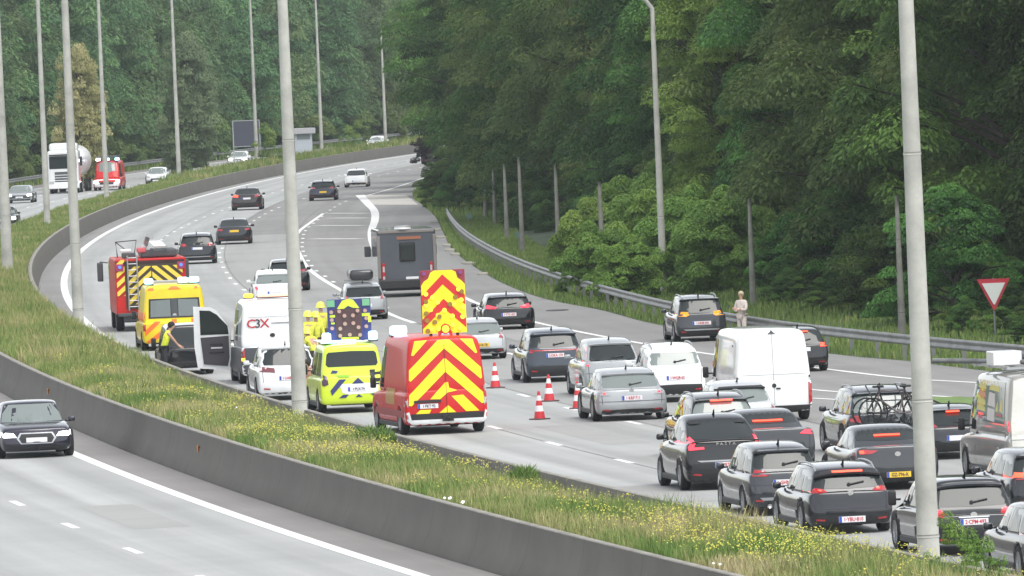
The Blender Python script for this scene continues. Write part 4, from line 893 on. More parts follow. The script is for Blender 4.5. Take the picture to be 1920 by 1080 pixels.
    add_box(b, (0, yb_ - .015, H - .09), (W - .1, .05, .12), bev=.02); bm_obj('corner_trim', b, CE, root)
    b = new_bm(); add_box(b, (.02, yb_ - .02, H * .66), (.54, .05, .66), bev=.05); o = bm_obj('window', b, GLASS, root); b = new_bm(); add_box(b, (.02, yb_ - .012, H * .66), (.62, .05, .74), bev=.05); bm_obj('window_frame', b, BLACKP, o)
    b = new_bm(); add_box(b, (.10, yb_ - .015, H * .87), (.95, .04, .12)); bm_obj('orange_lettering_strip', b, mat('dull_orange', (.32, .12, .06)), root)
    b = new_bm(); add_box(b, (0, yb_ - .05, .52), (W - .06, .16, .36), bev=.05); bm_obj('bumper', b, BLACKP, root)
    for sx in (-1, 1):
        b = new_bm(); add_box(b, (sx * (W / 2 - .22), yb_ - .035, .95), (.14, .05, .8), bev=.02); o = bm_obj('tail_lamp', b, L_RED, root)
        b = new_bm(); add_box(b, (sx * (W / 2 - .22), yb_ - .045, 1.12), (.08, .05, .22)); add_box(b, (sx * (W / 2 - .22), yb_ - .045, .78), (.08, .05, .12)); bm_obj('clear_segment', b, L_CLR, o)
    b = new_bm(); add_box(b, (.18, yb_ - .045, .74), (.5, .03, .11)); bm_obj('number_plate', b, PLATE_W, root)
    b = new_bm(); add_cyl(b, (-.1, -1.6, H + .06), .30, .12, n=20); bmesh.ops.scale(b, vec=(1.1, 1.6, 1), verts=b.verts[:]); bm_obj('roof_vent', b, WHITE, root, True)
    for sx in (-1, 1):
        add_wheel(root, sx * (W / 2 - .17), -L / 2 + 1.45, .35, sx); add_wheel(root, sx * (W / 2 - .17), L / 2 - 1.0, .35, sx)
        b = new_bm(); add_box(b, (sx * (W / 2 + .16), L / 2 - 1.3, 1.75), (.26, .08, .42), bev=.03); bm_obj('mirror', b, GREYP, root)
    b = new_bm(); add_box(b, (0, 0, .36), (W - .5, L - .8, .2)); bm_obj('underbody', b, UNDER, root)
EMG = 'emergency vehicles on the left lane'
def board(root, loc, w, h, kind):
    t = bpy.data.objects.new('arrow_board', bpy.data.meshes.new('arrow_board')); b = new_bm()
    ST = mat('board_back_blue', (.04, .045, .20), rough=.5) if kind == 'police' else mat('board_back_maroon', (.28, .03, .05), rough=.5)
    add_box(b, (0, .03, h / 2), (w, .05, h), bev=.01); o = bm_obj('arrow_board', b, ST, root); o.location = loc
    def poly(pts, m, nm, y=-.01):
        q = bmesh.new(); f = q.faces.new([q.verts.new((a * w / 2, y, c * h)) for a, c in pts]); r = bmesh.ops.extrude_face_region(q, geom=[f])
        for v in [g_ for g_ in r['geom'] if isinstance(g_, bmesh.types.BMVert)]: v.co.y += .018
        bmesh.ops.recalc_face_normals(q, faces=q.faces[:]); return bm_obj(nm, q, m, o)
    def disc(x, z, m, r=.055, y=-.02, nm='board_lamp'):
        q = new_bm(); add_cyl(q, (0, 0, 0), r, .05, 'Y', 14); e = bm_obj(nm, q, m, o, False); e.location = (x * w / 2, y, z * h)
    if kind == 'police':
        X = lambda v: (v - 940) / 350.; Z_ = lambda v: (860 - v) / 670.
        poly([(X(a), Z_(c)) for a, c in [(700, 345), (1150, 345), (1130, 820), (730, 820)]], mat('board_brown', (.085, .045, .05), rough=.7), 'board_face')
        poly([(X(a), Z_(c)) for a, c in [(745, 345), (835, 215), (930, 188), (1010, 205), (1110, 345), (1000, 335), (925, 300), (860, 345)]], FL_G, 'yellow_cap', -.022)
        LM = mat('board_lamp_unlit', (.50, .32, .27), rough=.3)
        for a, c in [(650, 395), (780, 385), (1075, 385), (1195, 390), (862, 460), (998, 460), (655, 520), (1210, 515), (865, 590), (1000, 585), (655, 655), (785, 665), (1080, 655), (1205, 645), (780, 780), (1100, 780), (935, 770)]: disc(X(a), Z_(c), LM, .052, -.03)
        for a, c, e, f_ in [(625, 440, 710, 480), (640, 560, 700, 590), (1145, 430, 1270, 480), (1240, 480, 1290, 580), (800, 810, 1080, 850)]: poly([(X(a), Z_(f_)), (X(e), Z_(f_)), (X(e), Z_(c)), (X(a), Z_(c))], FL_G, 'lime_patch', -.02)
        for a in (650, 1215): poly([(X(a - 60), Z_(310)), (X(a + 60), Z_(310)), (X(a + 60), Z_(200)), (X(a - 60), Z_(200))], mat('board_green', (.18, .45, .25), rough=.3), 'green_lamp', -.03)
    else:
        X = lambda v: (v - 612) / 187.; Z_ = lambda v: (1000 - v) / 525.
        poly([(X(a), Z_(c)) for a, c in [(430, 1000), (430, 600), (455, 565), (490, 545), (510, 495), (540, 478), (690, 478), (722, 495), (735, 545), (770, 570), (796, 600), (798, 1000)]], FL_Y, 'yellow_face', -.012)
        def chev(ax, ay, dx, dy, t): poly([(X(ax - dx), Z_(ay + dy)), (X(ax - dx), Z_(ay + dy + t)), (X(ax), Z_(ay + t)), (X(ax + dx), Z_(ay + dy + t)), (X(ax + dx), Z_(ay + dy)), (X(ax), Z_(ay))][::-1], FL_R, 'red_chevron', -.022)
        chev(610, 512, 182, 175, 82); chev(612, 715, 182, 165, 78); chev(615, 915, 60, 75, 50)
        AM = mat('board_lamp_amber_lit', (.9, .75, .05), emit=(1, .88, .05), estr=.35); BR = mat('board_lamp_brown', (.30, .18, .03), rough=.4)
        for a, c in [(465, 670), (465, 760), (500, 800), (520, 700), (740, 640), (760, 730), (770, 790), (765, 870), (700, 760), (560, 740), (615, 810), (560, 850), (680, 860), (500, 960), (560, 960), (740, 960), (680, 930)]: disc(X(a), Z_(c), AM, .058, -.025)
        for a, c in [(462, 735), (460, 830), (465, 890), (530, 905), (570, 860), (663, 762), (712, 705), (765, 660), (470, 975)]: disc(X(a), Z_(c), BR, .060, -.035)
        disc(X(617), Z_(965), FL_R, .13, -.03); disc(X(617), Z_(965), AM, .095, -.045)
        for a in (455, 760): disc(X(a), Z_(500), mat('board_lamp_purple', (.22, .06, .22), rough=.3), .05, -.02)
    q = new_bm(); add_box(q, (-w * .3, .10, -.06), (.07, .07, h * .5)); add_box(q, (w * .3, .10, -.06), (.07, .07, h * .5)); bm_obj('board_mount', q, BLACKP, o)
    return o
def emergency():
    # red fire service van
    bx = (757, 912, 813, 624)
    def s6(B):
        U = lambda x: (x - 790) / 340.; V = lambda y: (999 - y) / 860.
        def st_(pts, both=True, m=FL_Y):
            q = [(U(a), V(c)) for a, c in pts]
            B.P('yellow_chevron', m, q, off=.014, seg=.2)
            if both: B.P('yellow_chevron', m, [(-a, c) for a, c in q[::-1]], off=.014, seg=.2)
        st_([(1045, 315), (925, 185), (1028, 190), (1062, 310)][::-1]); st_([(790, 262), (1078, 535), (1090, 525), (1085, 437), (838, 188), (790, 186)]); st_([(790, 462), (1078, 745), (1100, 742), (1094, 652), (800, 350), (790, 346)])
        st_([(655, 692), (735, 695), (800, 640), (880, 625), (815, 600), (808, 552), (785, 552)], False); st_([(945, 808), (1055, 808), (925, 665), (830, 672)], False); st_([(725, 812), (862, 812), (800, 750)], False); st_([(525, 822), (635, 826), (660, 782), (570, 780)], False)
        B.P('door_seam', mat('red_seam', (.25, .01, .01)), [(-.006, .2), (.006, .2), (.006, .9), (-.006, .9)], off=.02)
        for sx in (-1, 1):
            for z0, z1, m_ in ((.43, .49, L_CLR), (.375, .43, L_RED), (.28, .37, L_CLR)): B.P('tail_lamp', m_, [(sx * .96 - .055, z0), (sx * .96 + .03, z0), (sx * .96 + .03, z1), (sx * .96 - .045, z1)], off=.03)
        B.sym('bumper', P_WHITE, [(0, .072), (.88, .072), (.98, .11), (1.0, .235), (.92, .235), (.87, .155), (0, .155)], off=.09, skirt=.1); B.P('step', BLACKP, [(-.87, .145), (.87, .145), (.88, .215), (-.88, .215)], off=.05)
        B.P('plate_light_bar', BLACKP, [(-.80, .325), (-.14, .325), (-.14, .35), (-.78, .35)], off=.05); plate(B, -.46, .29, '1·FKT·92', PLATE_W)
        b = new_bm(); add_tube(b, [(0, -B.L / 2 - .12, .42), (0, -B.L / 2 - .22, .38)], .05, 8); add_box(b, (0, -B.L / 2 - .10, .42), (.28, .06, .16)); bm_obj('tow_hitch', b, BLACKP, B.root)
        board(B.root, (.11, -B.L / 2 + .55, B.H + .01), 1.14, 1.60, 'fire'); beacon(B.root, (-B.W * .31, B.L * .05, B.H + .06), L_BLUE, (.42, .3, .24)); beacon(B.root, (B.W * .3, B.L * .18, B.H + .12), L_BLUE, (.3, .3, .18))
        B.patch('side_reflection_patch', mat('ochre_reflection', (.42, .22, .05)), [(-1.2, .75), (.2, .75), (.2, 1.15), (-1.2, 1.15)], 'left', off=.012)  # yellow-orange reflection in the red side, painted as a patch
        B.patch('side_band', mat('dark_red_band', (.30, .03, .03)), [(-2.6, .45), (1.9, .45), (1.9, .62), (-2.6, .62)], 'left', off=.014)
    car('rv', 'red fire service van with yellow chevrons and a raised arrow board', 'van', 'bigvan', P_RED, bx, style=s6, name='fire_service_van', group=EMG, Hadj=.02, turn=2.6)
    # police van
    bx = (600, 722, 774, 640)
    def s5(B):
        B.sym('rear_window', GLASS, [(0, .665), (.74, .665), (.80, .70), (.76, .84), (.70, .87), (0, .88)], off=.008)
        U = lambda x: (x - 470) / 412.; V = lambda y: (1040 - y) / 905.
        def q(pts, m, nm='livery_patch', o=.014): B.P(nm, m, [(U(a), V(c)) for a, c in pts][::-1], off=o)
        q([(295, 660), (790, 655), (785, 775), (690, 790), (400, 795), (330, 770)], P_WHITE, 'white_panel', .010)
        for pts in ([(180, 740), (300, 600), (385, 600), (200, 800)], [(455, 660), (535, 585), (610, 660)], [(285, 838), (335, 798), (410, 798), (370, 838)], [(495, 832), (535, 798), (585, 832)], [(685, 798), (770, 790), (780, 828), (730, 826)], [(195, 520), (220, 480), (290, 490), (270, 520)]): q(pts, D_BLUE, 'blue_stripe', .018)
        q([(690, 490), (850, 490), (830, 640), (700, 655)], BLACKP, 'dark_panel', .014); q([(45, 505), (150, 560), (160, 660), (60, 700)], mat('lamp_dark', (.08, .04, .07), rough=.2), 'tail_lamp', .02)
        for a, c in ((790, 500), (785, 580)): q([(a - 35, c + 22), (a - 30, c - 20), (a + 30, c - 24), (a + 32, c + 18)], FL_G, 'lime_badge', .022)
        q([(270, 545), (430, 550), (425, 575), (280, 570)], mat('text_green', (.25, .5, .04)), 'lettering_strip', .02)
        plate(B, .13, .345, '1·PLX·74'); B.P('rear_step', BLACKP, [(-.92, .06), (.92, .06), (.92, .125), (-.92, .125)], off=.05)
        b = new_bm(); add_box(b, (0, -.3, B.H - .0), (B.W * .80, B.L * .55, .05), bev=.02); bm_obj('roof_panel', b, P_WHITE, B.root)
        board(B.root, (.06, -B.L / 2 + .9, B.H + .04), 1.18, 1.12, 'police')
        for x in (-.60, .66): beacon(B.root, (x, -B.L / 2 + .72, B.H + .15), L_CYAN, (.24, .2, .24))
        b = new_bm(); add_box(b, (-.30, -B.L / 2 + .5, B.H + .03), (.95, .16, .07), bev=.02); bm_obj('light_bar', b, L_CYAN, B.root)
    car('pv', 'fluorescent yellow police van with blue stripes and a dark lamp board on its roof', 'van', 'mpv', mat('paint_lime', (.62, .78, .03), rough=.35, coat=.6), bx, style=s5, name='police_van', group=EMG, Hadj=.02)
    # white car next to it
    car('bm', 'white crossover with dark red lamps, half behind a lamp post beside the police van', 'car', 'suv', P_WHITE, (482, 598, 750, 640), style=rear(win=(.84, .63, .76, .90), lamp=[(.42, .50), (.98, .53), (1.0, .60), (.95, .62), (.44, .58)], lm=mat('lamp_deep', (.16, .015, .025), rough=.2, coat=1), pl=.40, ptxt='1·UAB·517', low=(.06, .14), spoiler=True, wip=False), group=EMG)
    # workshop van with an open door
    bx = (452, 573, 718, 556)
    def s3(B):
        D = mat('van_cladding', (.055, .058, .068), rough=.45)
        B.P('lower_cladding', D, [(-.99, .10), (.99, .10), (.99, .40), (.95, .425), (-.95, .425), (-.99, .40)], off=.012)
        B.patch('side_cladding', D, [(-B.L / 2 + .1, B.H * .12), (B.L / 2 - .3, B.H * .12), (B.L / 2 - .5, B.H * .40), (-B.L / 2 + .1, B.H * .42)], 'left', off=.010)
        for sx in (-1, 1): B.P('tail_lamp', L_RED, [(sx * .93 - .06, .28), (sx * .93 + .06, .28), (sx * .93 + .05, .42), (sx * .93 - .05, .42)], off=.025); B.P('indicator_lamp', L_AMB, [(sx * .93 - .05, .275), (sx * .93 + .05, .275), (sx * .93 + .05, .31), (sx * .93 - .05, .31)], off=.035)
        p, _ = B.ray('rear', -.4 * B.W / 2, .70 * B.H); y = p.y - .02
        text_mesh('C', .36, INK_R, B.root, (-.62, y, .70 * B.H), 'lettering', sx=1.15); text_mesh('3', .36, INK, B.root, (-.42, y, .70 * B.H), 'lettering'); text_mesh('X', .36, INK_R, B.root, (-.22, y, .70 * B.H), 'lettering', sx=1.1)
        b = new_bm(); add_box(b, (.25, y, .705 * B.H), (.55, .01, .03)); bm_obj('small_print', b, INK_G, B.root)
        b = new_bm(); add_box(b, (.1, y - .0, .50 * B.H), (1.0, .012, .07)); bm_obj('blue_lettering_strip', b, mat('ink_blue', (.12, .12, .35)), B.root)
        badge(B, .565, .06, BLACKP, 1.3)
        b = new_bm(); add_box(b, (-.1, y, .78 * B.H), (1.2, .008, .012)); bm_obj('door_seam', b, INK_G, B.root)
        beacon(B.root, (-.62, -B.L / 2 + .7, B.H + .07), L_AMB, (.26, .18, .12)); beacon(B.root, (.15, -B.L / 2 + .7, B.H + .05), mat('pale_orange_bar', (.8, .42, .3), emit=(1, .5, .35), estr=.5), (1.0, .16, .08), 'light_bar')
        B.patch('side_window', GLASS_L, [(-1.2, B.H * .50), (.6, B.H * .50), (.5, B.H * .86), (-1.1, B.H * .86)], 'left', off=.012)
        # open door, hinge at the front left corner
        d = bpy.data.objects.new('open_door', bpy.data.meshes.new('x')); hx, hy = -B.W / 2 + .02, B.k['fb'] - .55 - B.L / 2
        ol = [(-1.13, .95), (-1.05, .30), (-.12, .22), (-.04, .55), (-.02, 1.45), (-.12, 1.62), (-.40, 2.00), (-.62, 2.12), (-1.12, 2.16)]
        def slab(pts, y0, y1):
            q = bmesh.new(); f = q.faces.new([q.verts.new((a, y0, c)) for a, c in pts]); r = bmesh.ops.extrude_face_region(q, geom=[f])
            for v in [g_ for g_ in r['geom'] if isinstance(g_, bmesh.types.BMVert)]: v.co.y = y1
            bmesh.ops.recalc_face_normals(q, faces=q.faces[:]); return q
        o = bm_obj('open_door', slab(ol, 0, .07), P_WHITE, B.root); o.location = (hx, hy, .12); o.rotation_euler = (0, 0, R(-12))
        bm_obj('door_trim', slab([(-.93, 1.22), (-.86, .42), (-.14, .34), (-.08, .6), (-.08, 1.25)], -.03, .0), mat('door_trim_dark', (.05, .045, .055), rough=.7), o)
        bm_obj('door_glass', slab([(-.93, 1.30), (-.08, 1.30), (-.10, 1.55), (-.42, 1.90), (-.62, 2.02), (-.93, 2.04)], -.015, .08), GLASS, o)
        for z_, w_ in ((.78, .45), (1.02, .38)):
            b = new_bm(); add_box(b, (-.45, -.045, z_), (w_, .03, .05), bev=.01); bm_obj('door_pocket', b, BLACKP, o)
        b = new_bm(); add_box(b, (-.45, -.045, .90), (.34, .01, .04)); bm_obj('door_label', b, mat('pale_label', (.6, .6, .6)), o)
    car('cv', 'white workshop van with grey lower body, red C3X lettering and open door', 'van', 'bigvan', P_WHITE, bx, style=s3, name='workshop_van', group=EMG, Ls=.86, Hadj=.02)
    car('dk', 'dark car mostly hidden between the ambulance and the open white van door', 'car', 'mpv', P_BLACK, (306, 402, 703, 603), style=rear(win=(.84, .62, .74, .88), spoiler=False, wip=False, fn=False, refl=False), group=EMG)
    # ambulance
    bx = (268, 390, 656, 529)
    def s4(B):
        OR = mat('ambulance_orange', (.85, .20, .03), rough=.45)
        for sx in (-1, 1): B.P('rear_window', mat('ambulance_glass', (.06, .085, .08), rough=.06, spec=1.0, ior=1.6), [(sx * .12, .505), (sx * .74, .505), (sx * .72, .75), (sx * .12, .76)][::sx], off=.02)
        B.P('window_surround', BLACKP, [(-.80, .485), (.80, .485), (.77, .775), (-.77, .775)], off=.010)
        B.P('door_pillar', GREYP, [(-.10, .49), (.10, .49), (.10, .77), (-.10, .77)], off=.022); badge(B, .52, .07, L_CLR, 1.0)
        for pts in ([(-.80, .90), (-.60, .90), (-.62, .945), (-.78, .93)], [(-.18, .905), (.22, .905), (.10, .955), (-.08, .955)], [(.62, .91), (.82, .91), (.80, .94), (.66, .95)]): B.P('orange_patch', OR, pts, off=.012)
        B.P('yellow_stripe', FL_Y, [(-.96, .40), (.96, .40), (.96, .47), (-.96, .47)], off=.008)
        for x in (-.1, .5): B.P('orange_patch', OR, [(x, .405), (x + .16, .405), (x + .16, .465), (x, .465)], off=.014)
        B.P('orange_stripe', FL_O, [(-.93, .22), (-.93, .30), (-.62, .44), (-.42, .44)][::-1], off=.014); B.P('orange_stripe', FL_O, [(-.93, .05), (-.93, .13), (-.2, .38), (-.05, .36)][::-1], off=.014)
        for sx in (-1, 1): B.P('orange_edge', OR, [(sx * .90, .44), (sx * .98, .44), (sx * .97, .60), (sx * .89, .60)][::sx], off=.012); B.P('tail_lamp', L_RED, [(sx * .90, .30), (sx * .98, .30), (sx * .98, .40), (sx * .90, .40)][::sx], off=.02)
        B.P('rear_step', BLACKP, [(-.95, .05), (.95, .05), (.95, .10), (-.95, .10)], off=.05)
        for x, w_, m_ in ((-.80, .30, L_CYAN), (.35, .34, L_CYAN), (.72, .34, L_CYAN)): beacon(B.root, (x, -B.L / 2 + .6, B.H + .08), m_, (w_, .25, .19))
        b = new_bm(); add_box(b, (-.2, -B.L / 2 + .6, B.H + .05), (.9, .18, .10), bev=.02); bm_obj('light_bar', b, ALU, B.root)
        B.patch('side_stripe', OR, [(-B.L / 2 + .2, 1.0), (1.6, 1.0), (1.6, 1.3), (-B.L / 2 + .2, 1.3)], 'left', off=.010)
    car('am', 'yellow and orange ambulance with blue beacons, right of the fire engine', 'ambulance', 'bigvan', P_YEL, bx, style=s4, name='ambulance', group=EMG, Hadj=.02)
    # fire engine
    g = at(285, 619); s = F / g.y; W = 2.55; L = 7.6; hd = heading(g.y); k = 141 / s / W; H = 2.62
    fw = Vector((-math.sin(hd), math.cos(hd), 0)); root = thing('fire_engine', 'red fire engine with yellow and black diagonal stripes, seen from behind', 'fire engine', g + fw * (L / 2 - 1.0), hd, EMG)
    yr = -L / 2; b = new_bm(); add_box(b, (0, -.9, .62 + (H - .62) / 2), (W, L - 1.9, H - .62), bev=.05); bm_obj('body', b, P_RED, root)
    b = new_bm(); add_box(b, (0, L / 2 - 1.0, 1.55), (W - .05, 2.0, 2.0), bev=.12); o = bm_obj('cab', b, P_RED, root)
    b = new_bm(); add_box(b, (0, L / 2 - .9, 2.05), (W - .02, 1.3, .62), bev=.03); bm_obj('cab_window', b, GLASS, o)
    yf = yr + .05
    b = new_bm(); add_box(b, (.08, yf - .02, 1.62), (W - .55, .04, 1.6)); sh = bm_obj('roller_shutter', b, mat('stripe_black', (.05, .035, .02), rough=.5), root)
    def clip(poly, x0, x1, z0, z1):
        def cut(P, ax, v, sg):
            o = []
            for i in range(len(P)):
                a, c = P[i - 1], P[i]; da, dc = sg * (a[ax] - v), sg * (c[ax] - v)
                if (da >= 0) != (dc >= 0): t = da / (da - dc); o.append(tuple(a[n] + (c[n] - a[n]) * t for n in (0, 1)))
                if dc >= 0: o.append(c)
            return o
        for ax, v, sg in ((0, x0, 1), (0, x1, -1), (1, z0, 1), (1, z1, -1)):
            if len(poly) < 3: return []
            poly = cut(poly, ax, v, sg)
        return poly
    def diag(nm, x0, x1, z0, z1, per, wd, sl, m, y, par):
        q = bmesh.new(); c = -6.0
        while c < 8:
            P = clip([(x0 - 1, z0 + c), (x1 + 1, z0 + c + (x1 - x0 + 2) * sl), (x1 + 1, z0 + c + wd + (x1 - x0 + 2) * sl), (x0 - 1, z0 + c + wd)], x0, x1, z0, z1)
            c += per
            if len(P) < 3: continue
            P = [p for i, p in enumerate(P) if (abs(p[0] - P[i - 1][0]) + abs(p[1] - P[i - 1][1])) > 1e-5]
            if len(P) < 3: continue
            q.faces.new([q.verts.new((a, y, e)) for a, e in P])
        bmesh.ops.recalc_face_normals(q, faces=q.faces[:]); r = bmesh.ops.extrude_face_region(q, geom=q.faces[:])
        for v in [g_ for g_ in r['geom'] if isinstance(g_, bmesh.types.BMVert)]: v.co.y += .01
        bmesh.ops.recalc_face_normals(q, faces=q.faces[:]); return bm_obj(nm, q, m, par)
    SY = mat('stripe_yellow', (.88, .66, .08), rough=.45)
    diag('diagonal_stripes', -W / 2 + .45, .02, .98, 2.34, .34, .19, .85, SY, yf - .055, root); diag('diagonal_stripes', .06, W / 2 - .12, .98, 2.34, .34, .19, -.85, SY, yf - .055, root); diag('diagonal_stripes', -W / 2 + .05, -W / 2 + .34, 1.30, 2.60, .34, .19, .85, SY, yf - .055, root)
    b = new_bm(); add_box(b, (0, yf + .0, 2.47), (W - .1, .08, .14)); bm_obj('top_beam', b, P_MROON, root)
    b = new_bm(); add_box(b, (0, yf - .1, .62), (W - .1, .35, .12), bev=.02); add_box(b, (0, yf + .1, .50), (W - .5, .4, .25)); bm_obj('rear_step', b, GREYP, root)
    b = new_bm()                                        # folding ladder on the rear face
    for x in (-.82, -.48): add_tube(b, [(x, yf - .12, .75), (x, yf - .12, 2.75)], .028, 6)
    for z in np.arange(.9, 2.7, .22): add_tube(b, [(-.82, yf - .12, z), (-.48, yf - .12, z)], .018, 5)
    bm_obj('rear_ladder', b, ALU, root)
    b = new_bm()                                        # roof gear
    add_box(b, (.35, -1.9, H + .16), (1.3, 3.0, .28), bev=.06); bm_obj('roof_locker', b, GREYP, root)
    b = new_bm()
    for x in (.15, .62): add_tube(b, [(x, -3.6, H + .40), (x, 1.5, H + .52)], .035, 6)
    for y in np.arange(-3.5, 1.4, .33): add_tube(b, [(.15, y, H + .41 + .022 * (y + 3.6)), (.62, y, H + .41 + .022 * (y + 3.6))], .02, 5)
    bm_obj('roof_ladder', b, ALU, root)
    b = new_bm(); add_tube(b, [(-.1, -3.2, H), (-.1, -3.2, H + .55), (-.05, -3.5, H + .72)], .09, 8); add_box(b, (.02, -3.5, H + .78), (.3, .3, .1), Matrix.Rotation(.4, 3, 'Y')); bm_obj('water_monitor', b, ALU, root)
    b = new_bm(); add_box(b, (-.28, -3.2, H + .30), (.34, .5, .18), bev=.04); bm_obj('red_case', b, mat('case_pinkred', (.6, .12, .14), rough=.4), root); b = new_bm(); add_box(b, (-.12, -3.1, H + .38), (.3, .3, .14), Matrix.Rotation(.3, 3, 'Y')); bm_obj('white_case', b, WHITE, root)
    b = new_bm(); add_tube(b, [(-1.15, -3.3, H + .05), (-1.2, -3.3, H + .62), (-.45, -3.3, H + .66), (-.55, -3.3, H + .1)], .03, 6); add_box(b, (-.75, -3.3, H + .12), (.5, .4, .2), bev=.04); add_tube(b, [(-1.2, -3.3, H + .62), (-.75, -3.3, H + .25)], .02, 5); bm_obj('roof_rack', b, GREYP, root)
    b = new_bm(); add_box(b, (-.85, -3.35, H + .30), (.40, .25, .12), bev=.04); bm_obj('white_lamp_unit', b, WHITE, root)
    for sx in (-1, 1):
        b = new_bm(); add_box(b, (sx * (W / 2 - .17), yf - .06, 2.32), (.28, .06, .26), bev=.02); o = bm_obj('corner_lamp_unit', b, mat('lamp_magenta', (.35, .03, .10), rough=.3), root)
        b = new_bm(); add_cyl(b, (sx * (W / 2 - .17), yf - .09, 2.34), .06, .04, 'Y', 12); bm_obj('blue_lamp', b, mat('blue_lamp_dim', (.05, .12, .5), emit=(.1, .3, 1), estr=.5), o)
        b = new_bm(); add_box(b, (sx * (W / 2 + .30), L / 2 - .4, 2.05), (.22, .10, .70), bev=.04); add_tube(b, [(sx * W / 2, L / 2 - .4, 2.38), (sx * (W / 2 + .3), L / 2 - .4, 2.42)], .025, 6); bm_obj('mirror', b, GREYP, root)
        for y in (-L / 2 + 1.9, L / 2 - 1.35): add_wheel(root, sx * (W / 2 - .17), y, .5, sx, .9)
    b = new_bm(); add_box(b, (0, 0, .48), (W - .6, L - .6, .3)); bm_obj('underbody', b, UNDER, root)
    # oncoming fire van and tanker truck
    def sr(B):
        B.sym('white_bumper', P_WHITE, [(0, .10), (.95, .10), (.97, .26), (0, .26)], view='front', off=.02); B.pair('headlamp', L_WHT, [(.62, .24), (.95, .24), (.95, .36), (.66, .33)], view='front', off=.03)
        B.sym('grille', BLACKP, [(0, .20), (.5, .20), (.5, .28), (0, .28)], view='front', off=.03); B.sym('white_band', P_WHITE, [(0, .42), (.9, .42), (.9, .46), (0, .46)], view='front', off=.012)
        for x, m_ in ((-.75, L_BLUE), (.0, L_BLUE), (.7, L_WHT)): beacon(B.root, (x, B.L / 2 - 1.6, B.H + .05), m_, (.34, .25, .2))
        b = new_bm(); add_box(b, (0, 0, B.H + .25), (B.W * .8, 2.6, .10)); bm_obj('roof_ladder', b, GREYP, B.root)
    car('rf', 'red fire van with white bumper oncoming, right of the tanker truck', 'van', 'bigvan', P_RED, (176, 227, 357, 299), -1, style=sr, name='fire_service_van', group=ONC)
    g = at(120, 363); s = F / g.y; hd = heading(g.y, -1); fw = Vector((-math.sin(hd), math.cos(hd), 0)); W = 2.35; L = 14
    root = thing('tanker_truck', 'white articulated tanker truck oncoming at upper left', 'truck', g - fw * (1.2), hd, ONC)
    def bx_(nm, c, sz, m, bev=.05, par=None): b = new_bm(); add_box(b, c, sz, bev=bev); return bm_obj(nm, b, m, par or root)
    cab = bx_('cab', (0, 0, 1.95), (W, 2.2, 2.6), P_WHITE, .16); bx_('roof_fairing', (0, -.35, 3.5), (W * .92, 1.4, .62), P_WHITE, .2, cab)
    bx_('windscreen', (0, 1.09, 2.35), (W * .88, .08, .95), GLASS, .03, cab); bx_('grille', (0, 1.10, 1.25), (W * .55, .08, .8), GREYP, .02, cab); bx_('front_bumper', (0, 1.08, .62), (W, .22, .5), P_WHITE, .05, cab); bx_('sun_visor', (0, 1.2, 2.92), (W * .86, .3, .1), BLACKP, .02, cab)
    for z in (1.0, 1.2, 1.4): bx_('grille_slat', (0, 1.15, z), (W * .55, .05, .05), P_WHITE, .01, cab)
    for sx in (-1, 1): bx_('headlamp', (sx * W * .38, 1.17, .85), (.38, .08, .2), L_CLR, .02, cab); bx_('mirror', (sx * (W / 2 + .18), .9, 2.4), (.2, .12, .7), BLACKP, .03, cab)
    b = new_bm(); add_lathe(b, [(0, 0), (.9, .0), (1.18, .12), (1.22, .4), (1.22, 9.6), (1.18, 9.9), (.9, 10), (0, 10)], 'Z', n=28); bmesh.ops.rotate(b, verts=b.verts[:], matrix=Matrix.Rotation(R(90), 3, 'X'), cent=(0, 0, 0)); o = bm_obj('tank', b, WHITE, root, True); o.location = (0, -1.6, 2.35)
    bx_('chassis', (0, -5.5, .95), (1.0, 11.5, .3), BLACKP); bx_('side_skirt', (W / 2 - .1, -5, .9), (.06, 5, .7), GREYP)
    for sx in (-1, 1):
        for y in (0.0, -3.0, -8.4, -9.7, -11.0): add_wheel(root, sx * (W / 2 - .2), y, .5, sx, .9)
vans(); emergency()

